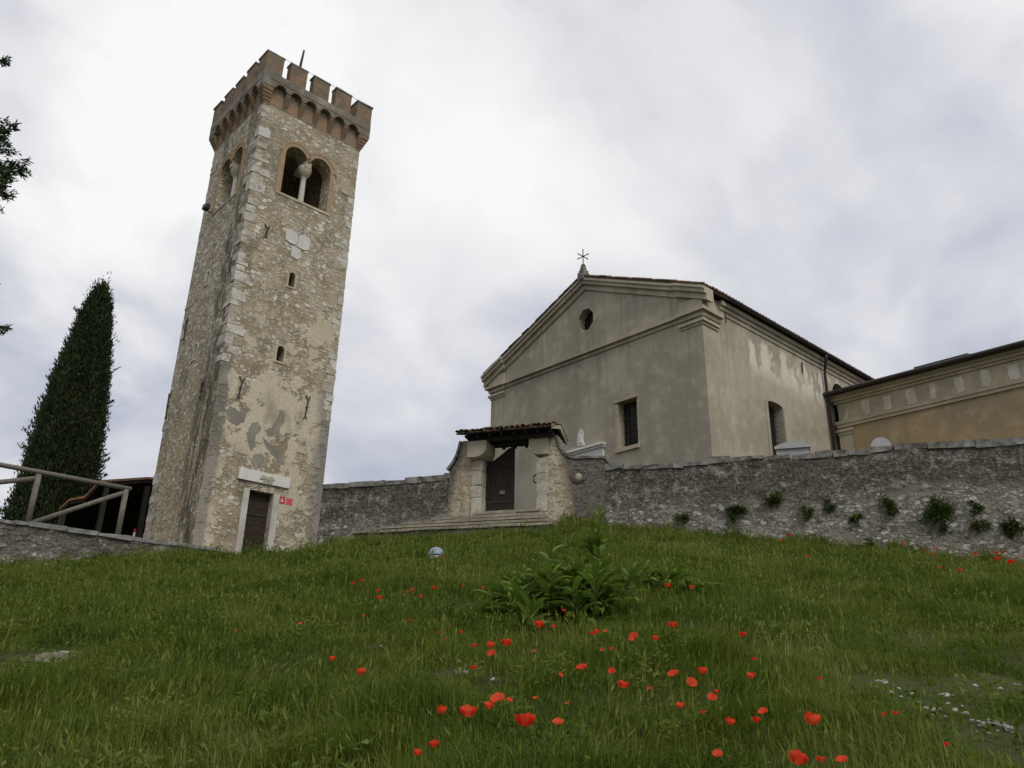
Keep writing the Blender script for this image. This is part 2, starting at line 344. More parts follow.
    # warm bare stones at the foot of the left face
    warmm = mth(nt, 'MULTIPLY', mth(nt, 'MULTIPLY', left, step(nt, Z, 9.5, 4.0)), step(nt, mid, 0.42, 0.6))
    col = mixc(nt, mth(nt, 'MULTIPLY', warmm, 0.45), col, (0.42, 0.29, 0.14))
    # black weather streak beside the near corner, grey crust along the right edge and near corner
    strk = mth(nt, 'MULTIPLY', mth(nt, 'MULTIPLY', left, step(nt, mth(nt, 'ADD', Y, mth(nt, 'MULTIPLY', mth(nt, 'SUBTRACT', big, .5), 2.2)), 2.1, 0.9)), step(nt, noise(nt, vmul(nt, tc, (1, 1.6, .5)), 1.7, 6.0, 0.7).outputs[0], 0.40, 0.58))
    col = mixc(nt, mth(nt, 'MULTIPLY', strk, mth(nt, 'ADD', 0.5, mth(nt, 'MULTIPLY', step(nt, Z, 17.5, 12.0), 0.38))), col, (0.075, 0.068, 0.05))
    edge = mth(nt, 'MULTIPLY', step(nt, mth(nt, 'ADD', X, mth(nt, 'MULTIPLY', mth(nt, 'SUBTRACT', mid, .5), 1.2)), 4.0, 4.45), step(nt, Z, 9.5, 6.5))
    near = mth(nt, 'MULTIPLY', mth(nt, 'MULTIPLY', step(nt, mth(nt, 'ADD', X, mth(nt, 'MULTIPLY', mth(nt, 'SUBTRACT', mid, .5), 0.5)), 0.5, 0.36), mth(nt, 'SUBTRACT', 1.0, left)), step(nt, Z, 9.0, 7.5))
    col = mixc(nt, mth(nt, 'MULTIPLY', mth(nt, 'MAXIMUM', edge, near), 0.7), col, (0.20, 0.195, 0.175))
    gst = mth(nt, 'MULTIPLY', step(nt, noise(nt, vmul(nt, vadd(nt, tc, (5, 5, 0)), (1, 1, .35)), 0.9, 6.0, 0.65).outputs[0], 0.52, 0.65), mth(nt, 'ADD', 0.5, mth(nt, 'MULTIPLY', left, 0.22)))
    col = mixc(nt, gst, col, (0.15, 0.137, 0.105))
    setc(nt, b, col)
    h = mth(nt, 'ADD', mth(nt, 'MULTIPLY', mth(nt, 'MAXIMUM', sm, mth(nt, 'MULTIPLY', has2, 0.6)), mth(nt, 'SUBTRACT', 1.0, ren)), mth(nt, 'MULTIPLY', fine, 0.5))
    bump(nt, b, mth(nt, 'ADD', h, mth(nt, 'MULTIPLY', ren, 1.1)), 0.035, 0.9)
tower_mat()

def wall_mat(name, dark_top, z0, z1, warm=0.0):
    """rubble wall under a black lichen crust that thins out between heights z0 and z1"""
    m, nt, b, tc = newmat(name, 0.95, 0.1); MAT[name] = m
    sp = nd(nt, 'ShaderNodeSeparateXYZ', {0: tc})
    big = noise(nt, tc, 0.5, 5.0, 0.65).outputs[0]; mid = noise(nt, warp(nt, tc, .4, 2.0), 1.8, 7.0, 0.7).outputs[0]; fine = noise(nt, tc, 9.0, 6.0, 0.7).outputs[0]
    m0, c0, g0 = rubble(nt, tc, 4.6, fine, .26, .6, 1.7, .2); m1, c1, g1 = rubble(nt, vadd(nt, tc, (2, 5, 1)), 9.0, fine, .25, .55, 1.4, .1, 5.0)
    pal = [(0, (0.20, 0.185, 0.155)), (0.4, (0.32, 0.305, 0.265)), (0.75, (0.43, 0.415, 0.38)), (1, (0.57, 0.555, 0.52))]
    mort = mixc(nt, step(nt, mid, 0.4, 0.6), (0.15, 0.135, 0.105), (0.27, 0.245, 0.20))
    col = mixc(nt, mth(nt, 'MULTIPLY', m1, mth(nt, 'MULTIPLY', step(nt, c1, .3, .5), .85)), mort, ramp(nt, g1, pal))
    col = mixc(nt, mth(nt, 'MULTIPLY', m0, step(nt, c0, .3, .45)), col, ramp(nt, g0, pal))
    col = mixc(nt, step(nt, fine, 0.42, 0.68, 0, 0.6), col, (0.10, 0.095, 0.08))
    bs, bc, bg_ = rubble(nt, vadd(nt, tc, (8, 1, 4)), 2.6, fine, .2, .5, 1.8, .25)
    col = mixc(nt, mth(nt, 'MULTIPLY', bs, step(nt, bc, .62, .72, 0, .75)), col, ramp(nt, bg_, pal))
    col = mixc(nt, step(nt, noise(nt, vadd(nt, tc, (4, 4, 7)), 0.8, 6.0, 0.65).outputs[0], 0.50, 0.62, 0, 0.35), col, (0.30, 0.26, 0.195))
    zz = mth(nt, 'ADD', sp.outputs[2], mth(nt, 'ADD', mth(nt, 'MULTIPLY', mth(nt, 'SUBTRACT', mid, 0.5), 2.6), mth(nt, 'MULTIPLY', mth(nt, 'SUBTRACT', big, 0.5), 2.0)))
    if warm: zz = mth(nt, 'ADD', zz, mth(nt, 'MULTIPLY', sp.outputs[0], warm))
    cr = mth(nt, 'MULTIPLY', step(nt, zz, z0, z1), dark_top)
    crust = mixc(nt, step(nt, fine, 0.40, 0.66), (0.064, 0.057, 0.044), (0.165, 0.149, 0.117))
    crust = mixc(nt, step(nt, noise(nt, warp(nt, tc, .3, 3.0), 1.5, 8.0, 0.74).outputs[0], 0.52, 0.60, 0, .85), crust, mixc(nt, step(nt, fine, .45, .6), (0.23, 0.215, 0.18), (0.40, 0.38, 0.33)))
    col = mixc(nt, cr, col, crust)
    spk = step(nt, noise(nt, tc, 10.0, 3.0, 0.6).outputs[0], 0.60, 0.66, 0, 0.45)
    col = mixc(nt, spk, col, (0.40, 0.38, 0.335))
    setc(nt, b, col)
    bump(nt, b, mth(nt, 'ADD', mth(nt, 'ADD', mth(nt, 'MULTIPLY', m0, 0.8), mth(nt, 'MULTIPLY', m1, 0.4)), mth(nt, 'MULTIPLY', fine, 1.0)), 0.05, 0.9)
wall_mat('crusted_wall', 0.94, 1.0, 1.75)
wall_mat('left_wall_rubble', 0.93, 0.6, 1.6)
wall_mat('gate_rubble', 0.8, 3.0, 4.6, 0.0)
wall_mat('low_wall_rubble', 0.8, 0.5, 1.8)
simple('coping_stone', (0.06, 0.058, 0.05), (0.29, 0.28, 0.25), 3.5, 0.95, 0.03, 0.1, (1, 1, 1), 8)
simple('low_coping', (0.14, 0.137, 0.125), (0.30, 0.295, 0.275), 5, 0.95, 0.02, 0.1, (1, 1, 1), 8)
def wing_mat():
    m, nt, b, tc = newmat('gate_stone', 0.95, 0.1); MAT['gate_stone'] = m
    mid = noise(nt, warp(nt, tc, .4, 2.0), 1.6, 7.0, 0.7).outputs[0]; fine = noise(nt, tc, 9.0, 6.0, 0.7).outputs[0]
    m0, c0, g0 = rubble(nt, tc, 3.8, fine, .28, .58, 1.8, .2)
    stone = ramp(nt, g0, [(0, (0.30, 0.235, 0.15)), (0.5, (0.43, 0.38, 0.285)), (0.88, (0.55, 0.51, 0.43)), (1, (0.38, 0.23, 0.13))])
    mort = mixc(nt, step(nt, mid, 0.4, 0.6), (0.33, 0.27, 0.18), (0.52, 0.46, 0.35))
    col = mixc(nt, mth(nt, 'MULTIPLY', m0, mth(nt, 'MULTIPLY', step(nt, c0, .35, .5), .8)), mort, stone)
    col = mixc(nt, step(nt, fine, 0.45, 0.7, 0, 0.5), col, (0.13, 0.115, 0.085))
    sp = nd(nt, 'ShaderNodeSeparateXYZ', {0: tc})
    far = mth(nt, 'ABSOLUTE', mth(nt, 'SUBTRACT', sp.outputs[0], 1.05))
    g = mth(nt, 'ADD', mth(nt, 'MULTIPLY', mth(nt, 'SUBTRACT', far, 1.85), 2.2), mth(nt, 'MULTIPLY', mth(nt, 'SUBTRACT', mid, 0.5), 2.4))
    g = mth(nt, 'ADD', g, mth(nt, 'MULTIPLY', mth(nt, 'SUBTRACT', sp.outputs[2], 1.9), 0.35))
    col = mixc(nt, step(nt, g, 0.0, 0.9, 0, 0.85), col, mixc(nt, step(nt, fine, 0.4, 0.66), (0.065, 0.062, 0.053), (0.18, 0.17, 0.15)))
    setc(nt, b, col); bump(nt, b, mth(nt, 'ADD', m0, fine), 0.04, 0.9)
wing_mat()

def brick_mat(name, c1, c2, mortar, dirt):
    m, nt, b, tc = newmat(name, 0.92, 0.12); MAT[name] = m
    sp = nd(nt, 'ShaderNodeSeparateXYZ', {0: tc})
    v = nd(nt, 'ShaderNodeCombineXYZ', {0: mth(nt, 'ADD', sp.outputs[0], sp.outputs[1]), 1: sp.outputs[2], 2: 0.0}).outputs[0]
    br = nd(nt, 'ShaderNodeTexBrick', {'Vector': warp(nt, v, 0.03, 5.0), 'Color1': c1, 'Color2': c2, 'Mortar': mortar, 'Scale': 1.0, 'Mortar Size': 0.012, 'Mortar Smooth': 0.3, 'Bias': 0.0, 'Brick Width': 0.26, 'Row Height': 0.082})
    n = noise(nt, tc, 1.8, 6.0, 0.7).outputs[0]; f = noise(nt, tc, 12, 4.0, 0.7).outputs[0]
    col = mixc(nt, step(nt, n, 0.40, 0.60, 0, 0.85), br.outputs[0], dirt)
    col = mixc(nt, step(nt, f, 0.45, 0.7, 0, 0.4), col, (0.13, 0.11, 0.085))
    setc(nt, b, col); bump(nt, b, mth(nt, 'ADD', mth(nt, 'MULTIPLY', br.outputs['Fac'], -1.0), f), 0.015, 0.8)
brick_mat('old_brick', (0.41, 0.225, 0.12), (0.28, 0.165, 0.095), (0.37, 0.31, 0.23), (0.27, 0.22, 0.155))
brick_mat('arch_brick', (0.47, 0.29, 0.16), (0.36, 0.215, 0.115), (0.44, 0.37, 0.27), (0.37, 0.29, 0.195))
brick_mat('merlon_brick', (0.34, 0.195, 0.108), (0.225, 0.145, 0.092), (0.29, 0.25, 0.19), (0.165, 0.145, 0.112))
plaster_mat('rim_stone', (0.31, 0.275, 0.22), (0.165, 0.15, 0.12), (0.42, 0.38, 0.315), 0.9)

def tile_mat():
    m, nt, b, tc = newmat('roof_tile', 0.9, 0.15); MAT['roof_tile'] = m
    a = nd(nt, 'ShaderNodeAttribute', None, attribute_name='tint').outputs['Fac']
    col = ramp(nt, a, [(0, (0.075, 0.055, 0.04)), (0.45, (0.13, 0.085, 0.055)), (0.75, (0.22, 0.11, 0.06)), (0.93, (0.30, 0.13, 0.065)), (1, (0.22, 0.17, 0.12))])
    n = noise(nt, tc, 5.0, 6.0, 0.7).outputs[0]
    col = mixc(nt, step(nt, n, 0.42, 0.6, 0, 0.8), col, (0.085, 0.078, 0.06)); setc(nt, b, col); bump(nt, b, n, 0.02)
tile_mat()
def ground_mat():
    m, nt, b, tc = newmat('meadow_soil', 0.97, 0.05); MAT['meadow_soil'] = m
    n = noise(nt, tc, 0.6, 6.0, 0.65).outputs[0]; f = noise(nt, tc, 7.0, 6.0, 0.7).outputs[0]
    col = mixc(nt, step(nt, n, 0.35, 0.65), (0.035, 0.05, 0.014), (0.065, 0.075, 0.028))
    col = mixc(nt, step(nt, f, 0.45, 0.7, 0, 0.6), col, (0.085, 0.066, 0.042)); setc(nt, b, col); bump(nt, b, f, 0.06)
ground_mat()
simple('hill_wood', (0.03, 0.05, 0.045), (0.06, 0.085, 0.075), 0.02, 0.95, 0.0)

def set_tint(o, vals):
    a = o.data.attributes.new('tint', 'FLOAT', 'POINT'); a.data.foreach_set('value', np.asarray(vals, np.float32))
def fast_mesh(name, V, F, mat, parent=None, tint=None, smooth=False):
    """V (n,3) array, F list of (m,k) face arrays"""
    me = bpy.data.meshes.new(name); V = np.asarray(V, np.float32)
    me.vertices.add(len(V)); me.vertices.foreach_set('co', V.ravel())
    loops = np.concatenate([f.ravel() for f in F]).astype(np.int32)
    tot = np.concatenate([np.full(len(f), f.shape[1]) for f in F]).astype(np.int32); st = np.concatenate([[0], np.cumsum(tot)[:-1]]).astype(np.int32)
    me.loops.add(len(loops)); me.loops.foreach_set('vertex_index', loops)
    me.polygons.add(len(tot)); me.polygons.foreach_set('loop_start', st); me.polygons.foreach_set('loop_total', tot)
    me.update(calc_edges=True); me.materials.append(mat)
    if smooth: me.polygons.foreach_set('use_smooth', np.ones(len(tot), bool))
    o = bpy.data.objects.new(name, me); C.objects.link(o)
    if parent: o.parent = parent
    if tint is not None: set_tint(o, tint)
    return o

# ------------------------------------------------------------------ ground
def build_ground():
    xs = np.concatenate([[-700, -300, -120, -60], np.arange(-36, 36.1, 0.4), [60, 120, 300, 700]])
    ts = np.concatenate([[-60, -20, -6, -3], np.linspace(-1, 1, 91)]); rows = []
    for t in ts:
        yb = np.maximum(ybase(xs), 6.0); y = t * yb if t >= -1 else t * 10.0; y = y + 0 * xs
        z = np.maximum(terrain(xs, y), -30 if t < -3 else -99); rows.append(np.stack([xs, y, z], 1))
    yb = np.maximum(ybase(xs), 6.0); pl = np.where(xs < -7.2, 6.3, 7.85)
    pl = np.where(np.abs(xs) > 40, zbase(xs), pl)
    for dy, dz in ((0.12, 0), (0.42, 1), (6, 1), (14, 1), (60, 1), (150, 1), (500, 1)):
        drop = 0 if dy < 20 else (-3 if dy < 100 else (-12 if dy < 300 else -30))
        z = (zbase(xs) if dz == 0 else pl) + drop; rows.append(np.stack([xs, yb + dy, z], 1))
    V = np.concatenate(rows); n = len(xs); k = len(rows)
    idx = np.arange(n * k).reshape(k, n)
    F = np.stack([idx[:-1, :-1], idx[:-1, 1:], idx[1:, 1:], idx[1:, :-1]], -1).reshape(-1, 4)
    o = fast_mesh('ground', V, [F], MAT['meadow_soil'], smooth=False); tag(o, 'dark earth slope under the meadow grass', 'ground', kind='structure')
build_ground()
def build_hills():
    mb = MB(); n = 60; prof = []
    for i in range(n + 1):
        a = R(-110 + 220 * i / n); d = 1500
        h = 210 + 70 * math.sin(3.1 * a + 1.7) + 35 * math.sin(7.7 * a)
        if a > -0.45: h *= max(0.25, 1 - (a + 0.45) * 3)
        prof.append((math.sin(a) * d, math.cos(a) * d, h))
    vs = []; 
    for x, y, h in prof: vs += [(x * 0.72, y * 0.72, -30), (x, y, h + 12 * mnoise.noise(Vector((x * .01, y * .01, 0)))), (x * 1.4, y * 1.4, -30)]
    fs = []
    for i in range(n): fs += [(3 * i, 3 * i + 3, 3 * i + 4, 3 * i + 1), (3 * i + 1, 3 * i + 4, 3 * i + 5, 3 * i + 2)]
    o = mb.add(vs, fs).build('hills', MAT['hill_wood'], smooth=True); tag(o, 'distant wooded blue-green hills', 'hills', kind='structure')
build_hills()

# ------------------------------------------------------------------ bell tower
RZ = R(42.5); TN = (-10.71, 28.02); W = 4.72
def build_tower():
    t = thing('bell_tower', 'tall square stone bell tower with brick battlements, left of the church', 'bell tower', (*TN, 6.0), RZ)
    t.rotation_euler = (Matrix.Rotation(0.0072, 3, 'Y') @ Matrix.Rotation(RZ, 3, 'Z')).to_euler()      # the tower leans a touch to the right
    sides = [lambda u, o, z: (u, -o, z), lambda u, o, z: (-o, u, z), lambda u, o, z: (u, W + o, z), lambda u, o, z: (W + o, u, z)]
    F, L = sides[0], sides[1]
    sh = MB().box(0, W, 0, W, 5.8, 25.95).build('shaft', MAT['tower_rubble'], t)
    cs = [cutter(MB().box(0.7, W - 0.7, 0.7, W - 0.7, 20.75, 25.2), t)]
    def opening(fn, poly, depth):
        cs.append(cutter(MB().prism(poly, lambda a, b: fn(a, 0.3, b), lambda a, b: fn(a, -depth, b)), t))
    WZ, ZS, RR = 21.08, 23.02, 0.5
    for fn in (F, L):
        for c in (1.79, 2.93): opening(fn, arch_poly(c - RR, c + RR, WZ, ZS, 14), 1.0)
        opening(fn, [(1.295, WZ), (3.425, WZ), (3.425, ZS - .12), (1.295, ZS - .12)], 1.0)
    cs.append(cutter(MB().box(0.7, W - 0.7, 0.7, W - 0.7, 9.6, 20.4), t))
    # slit windows
    slits = [(F, 2.31, 17.09, 17.68, .13), (F, 2.25, 13.83, 14.42, .145), (L, 2.82, 17.38, 17.95, .10), (L, 2.77, 14.04, 14.68, .10)]
    for fn, u, a, b, h in slits: opening(fn, arch_poly(u - h, u + h, a, b - h * .6, 8), 0.9)
    opening(F, [(1.78, 5.9), (2.72, 5.9), (2.72, 8.70), (1.78, 8.70)], 0.32)
    cut(sh, cs)
    # pale dressed corner stones
    def quoins(cx, cy, sx, sy, z0, z1, prob):
        z = z0; k = 0
        while z < z1 - 0.2:
            h = rnd.uniform(0.24, 0.48)
            if rnd.random() < prob:
                a, b2 = (rnd.uniform(.40, .74), rnd.uniform(.22, .36)) if k % 2 else (rnd.uniform(.22, .36), rnd.uniform(.40, .74))
                p = rnd.uniform(0.0, 0.022)
                xa, xb = sorted((cx - sx * p, cx + sx * a)); ya, yb = sorted((cy - sy * p, cy + sy * b2))
                o = MB().box(xa, xb, ya, yb, z + .015, z + min(h, z1 - z) - .015, 0.022).build('quoin_stone', MAT['dressed_stone'], t); set_tint(o, [rnd.uniform(.2, .9)] * 8)
            z += h; k += 1
    quoins(0, 0, 1, 1, 13.2, 24.75, 0.93)
    quoins(W, 0, -1, 1, 12.0, 24.7, 0.55)
    quoins(0, W, 1, -1, 6.4, 24.7, 0.4)
    # twin belfry windows
    for k, fn in enumerate((F, L)):
        br = MB()
        for c in (1.79, 2.93):
            ring(br, c, ZS, RR, RR + .17, 0.0, math.pi, -.05, .02, fn)
            ring(br, c, ZS, RR + .17, RR + .28, 0.06 if c > 2 else .3, math.pi - (.3 if c > 2 else .06), -.05, .035, fn)
        br.box(1.07, 1.29, -.02, .018, WZ, ZS, 0, fn); br.box(3.43, 3.65, -.02, .018, WZ, ZS, 0, fn)
        o = br.build('brick_arch', MAT['arch_brick'], t)
        MB().box(1.1, 3.6, -.3, .03, WZ - .11, WZ - .004, .006, fn).build('window_sill', MAT['cream_plaster'], t)
        col = MB(); px, py, _ = fn(2.36, -.30, 0)
        col.lathe([(.17, WZ), (.17, WZ + .08), (.12, WZ + .15), (.11, ZS - .75), (.12, ZS - .62), (.14, ZS - .6)], px, py, 14)
        co = col.build('column', MAT['white_stone'], t, True)
        cp = MB(); a0 = [(.12, ZS - .6), (.18, ZS - .52), (.26, ZS - .38), (.30, ZS - .24), (.29, ZS - .10), (.22, ZS - .04)]
        cp.lathe(a0, px, py, 4 * 4); cp.box(2.36 - .14, 2.36 + .14, -.95, .012, ZS - .2, ZS + .05, .012, fn)
        cp.build('capital', MAT['cornice_stone'], co)
    # window dressings
    for fn, u, a, b, h in slits:
        m = MB(); ring(m, u, b - h * .6, h, h + .09, 0, math.pi, -.03, .012, fn, 8)
        m.box(u - h - .09, u - h, -.03, .014, a, b - h * .6, .004, fn); m.box(u + h, u + h + .09, -.03, .014, a, b - h * .6, .004, fn)
        m.box(u - h - .1, u + h + .1, -.05, .03, a - .07, a - .003, .006, fn)
        m.build('slit_window_frame', MAT['cream_plaster'] if fn is F else MAT['white_stone'], t)
    # iron wall anchors with forked ends
    for fn, u, z0, z1 in ((F, .86, 11.89, 12.77), (F, 3.62, 11.82, 12.79), (F, .96, 18.75, 19.34), (L, 4.18, 15.29, 16.26), (L, 4.6, 11.99, 13.09), (L, 1.33, 12.0, 12.69)):
        m = MB(); zc = (z0 + z1) / 2; P = lambda u_, o_, z_: fn(u_, o_, z_)
        m.tube([P(u - .03, .05, z0 + .1), P(u + .005, .055, zc), P(u + .03, .05, z1 - .12)], .026, 6)
        m.tube([P(u - .11, .05, z1), P(u - .02, .055, z1 - .13), P(u + .03, .05, z1 - .14), P(u + .1, .05, z1 - .01)], .024, 6)
        m.tube([P(u - .1, .05, z0), P(u - .03, .05, z0 + .12), P(u + .05, .05, z0 + .02)], .022, 6)
        m.tube([P(u, -.02, zc), P(u, .08, zc)], .04, 6)
        m.build('wall_anchor', MAT['iron'], t)
    # broken pale tablet high on the front
    for pts in ([(1.80, 19.05), (1.77, 19.52), (2.02, 19.60), (2.30, 19.47), (2.34, 19.22), (2.28, 18.98), (2.02, 18.98)],
                [(2.30, 18.95), (2.36, 19.2), (2.34, 19.45), (2.55, 19.6), (2.86, 19.5), (2.87, 18.98), (2.6, 18.9)],
                [(2.08, 18.9), (2.5, 18.86), (2.55, 18.5), (2.42, 18.36), (2.12, 18.42)]):
        MB().prism(pts, lambda a, b: F(a, -.03, b), lambda a, b: F(a, .035, b)).build('tablet_piece', MAT['pale_plaque'], t)
    # grey repair patches in the render
    for pts in ([(2.0, 11.0), (2.3, 11.15), (2.42, 11.4), (2.55, 11.9), (2.72, 11.95), (2.78, 11.55), (2.62, 11.1), (2.4, 10.85), (2.22, 10.8)],
                [(1.38, 10.75), (1.5, 11.15), (1.75, 11.25), (1.9, 11.0), (1.72, 10.65), (1.76, 10.3), (1.6, 10.1), (1.45, 10.4)],
                [(1.95, 10.75), (2.15, 10.65), (2.6, 10.4), (2.95, 10.2), (3.05, 9.9), (2.85, 9.85), (2.5, 10.1), (2.15, 10.4)],
                [(1.72, 9.9), (1.95, 10.1), (2.2, 10.0), (2.2, 9.85), (2.0, 9.8), (1.95, 9.45), (1.8, 9.5)],
                [(.45, 11.4), (.62, 11.6), (1.0, 11.45), (1.25, 11.5), (1.2, 11.1), (.95, 10.9), (.6, 11.0)]):
        pp = []
        for i, (a, b) in enumerate(pts):
            a2, b2 = pts[(i + 1) % len(pts)]
            pp += [(a + (a2 - a) * q / 5 + rnd.uniform(-.035, .035), b + (b2 - b) * q / 5 + rnd.uniform(-.035, .035)) for q in range(5)]
        MB().prism(pp, lambda a, b: F(a, -.03, b), lambda a, b: F(a, .006, b)).build('cement_patch', MAT['grey_cement'], t)
    # door
    d = MB()
    for i in range(9): d.box(1.79, 2.71, -.31, -.26 + rnd.uniform(-.006, .006), 6.0 + i * .3, 6.29 + i * .3, .002, F)
    door = d.build('door', MAT['door_wood'], t)
    m = MB(); m.box(1.86, 2.66, -.255, -.235, 7.86, 7.92, 0, F); m.build('hinge_strap', MAT['iron'], door)
    fr = MB()
    fr.box(1.55, 1.78, -.06, .05, 5.9, 8.72, .008, F); fr.box(2.72, 2.97, -.06, .05, 5.9, 8.72, .008, F)
    fr.build('door_jamb', MAT['white_stone'], t)
    li = MB().box(1.27, 3.29, -.05, .09, 9.0, 9.40, .01, F).build('lintel_slab', MAT['pale_plaque'], t)
    m = MB(); m.prism([(2.05, 9.12), (2.15, 9.28), (2.35, 9.24), (2.55, 9.3), (2.66, 9.2), (2.5, 9.1), (2.3, 9.15)], lambda a, b: F(a, .085, b), lambda a, b: F(a, .12, b))
    m.prism([(2.2, 9.05), (2.22, 9.12), (2.6, 9.08), (2.55, 9.03)], lambda a, b: F(a, .085, b), lambda a, b: F(a, .11, b))
    m.build('carved_relief', MAT['cornice_stone'], li)
    # corbel table, rim, merlons
    OH = .28
    for k, fn in enumerate(sides):
        arch = MB(); lo, hi = -OH, W + OH; e = .5; n = 6; sp = (hi - lo - 2 * e) / n; rr = sp / 2 - .10
        for i in range(1, n):
            u = lo + e + i * sp; cb = MB()
            for j in range(8): cb.box(u - .10, u + .10, -.05, OH * (j + 1) / 8 - .01, 25.0 + j * .078, 25.074 + j * .078 - .012 * (j % 2), .004, fn)
            cb.build('corbel', MAT['old_brick'], t)
        for u0, u1 in ((0, e - OH), (W - e + OH, W)):      # corner corbels stepped out on both faces
            cb = MB()
            for j in range(10):
                o_ = OH * (j + 1) / 10 - .008 - .012 * (j % 2); a, b2 = (-o_, u1 + .02) if u0 == 0 else (u0 - .02, W + o_)
                cb.box(a, b2, -.05, o_, 24.88 + j * .072, 24.95 + j * .072, .004, fn)
            cb.build('corbel', MAT['old_brick'], t)
        # band behind the corbels
        MB().box(.02, W - .02, -.04, .014, 24.95, 25.66, 0, fn).build('brick_band', MAT['old_brick'], t)
        poly = [(lo + .003 * k, 26.0), (lo + .003 * k, 25.62)]
        for i in range(n):
            c = lo + e + (i + .5) * sp
            poly += [(c - rr, 25.66)] + [(c - rr * math.cos(math.pi * q / 10), 25.66 + rr * math.sin(math.pi * q / 10)) for q in range(1, 10)] + [(c + rr, 25.66)]
        poly += [(hi - .003 * k, 25.62), (hi - .003 * k, 26.0)]
        arch.prism(poly, lambda a, b: fn(a, .004, b), lambda a, b: fn(a, OH - .02, b))
        arch.build('arcade', MAT['rim_stone'], t)
        hd = MB()
        for i in range(n):
            c = lo + e + (i + .5) * sp; ring(hd, c, 25.66, rr - .004, rr + .07, .1, math.pi - .1, OH - .03, OH - .004, fn, 8)
        hd.build('arcade_voussoirs', MAT['merlon_brick'], t)
    a, b = -OH, W + OH
    rim = MB(); rim.box(a, b, a, .25, 26.0, 26.34, .006); rim.box(a, b, W - .25, b, 26.0, 26.34, .006); rim.box(a, .25, .254, W - .254, 26.002, 26.338); rim.box(W - .25, b, .254, W - .254, 26.002, 26.338)
    rim.box(.25, W - .25, .25, W - .25, 26.05, 26.2)
    rim.build('parapet', MAT['rim_stone'], t)
    mw = .80; gap = (b - a - 5 * mw) / 4; th = .4
    spots = []
    for i in range(5):
        u = a + i * (mw + gap)
        for j in range(5):
            if i in (0, 4) or j in (0, 4): spots.append((i, j, u, a + j * (mw + gap)))
    for i, j, x, y in spots:
        x0, x1, y0, y1 = x, x + mw, y, y + mw
        if j == 0 and 0 < i < 4: y1 = y + th
        if j == 4 and 0 < i < 4: y0 = y1 - th
        if i == 0 and 0 < j < 4: x1 = x + th
        if i == 4 and 0 < j < 4: x0 = x1 - th
        h = 27.28 + rnd.uniform(-.04, .04)
        m = MB().box(x0 + .01, x1 - .01, y0 + .01, y1 - .01, 26.32, h, .014).build('merlon', MAT['merlon_brick'], t)
        MB().box(x0 - .02, x1 + .02, y0 - .02, y1 + .02, h - .005, h + .075, .014).build('merlon_cap', MAT['coping_stone'], m)
    MB().tube([(1.5, .3, 26.2), (1.5, .3, 28.0), (1.56, .3, 28.85)], [.06, .06, .04], 6).build('lightning_rod', MAT['iron'], t)
    MB().tube([(-.1, -.1, 27.46), (2.3, -.15, 27.42), (W + .1, -.1, 27.46)], .009, 5).build('lightning_wire', MAT['iron'], t)
    return t
build_tower()
def on_tower(u, o, z, side=0):
    c, s = math.cos(RZ), math.sin(RZ); x, y = (u, -o) if side == 0 else (-o, u)
    return (TN[0] + c * x - s * y, TN[1] + s * x + c * y, z)
def wall_sign(u, label, mat, glyph):
    o = thing('wall_sign', label, 'sign', on_tower(u, .004, 8.5), RZ, 'square red signs beside the tower door')
    MB().box(-.125, .125, -.02, 0, 8.39, 8.64).build('sign_plate', MAT[mat], o, zoff=8.5)
    g = MB()
    if glyph == 0:
        g.lathe([(.01, 0), (.05, .0)], 0, 0, 10); g.v = [(x, -.024, 8.515 + y) for x, y, z in g.v]
        g.box(-.02, .02, -.024, -.0215, 8.45, 8.585); g.box(-.06, .06, -.0245, -.022, 8.47, 8.49)
    else:
        for z in (8.46, 8.515, 8.57): g.box(-.07, .07, -.024, -.0215, z - .006, z + .006)
    g.build('sign_symbol', MAT['sign_white'] if glyph == 0 else MAT['sign_red'], o, zoff=8.5)
wall_sign(3.10, 'dark red square sign with a white symbol, next to the door jamb of the tower', 'sign_red', 0)
wall_sign(3.40, 'pinkish red square sign, the farther of two beside the tower door', 'sign_pink', 1)
lampo = thing('floodlight', 'small black floodlight below the left twin window of the tower', 'floodlight', on_tower(3.45, -.06, 21.2, 1), RZ)
MB().box(-.42, -.2, -.16, .16, 21.15, 21.36, .01).build('lamp_head', MAT['lamp_black'], lampo)
MB().tube([(0, 0, 21.1), (-.15, 0, 21.08), (-.3, 0, 21.17)], .025, 6).build('bracket', MAT['lamp_black'], lampo)

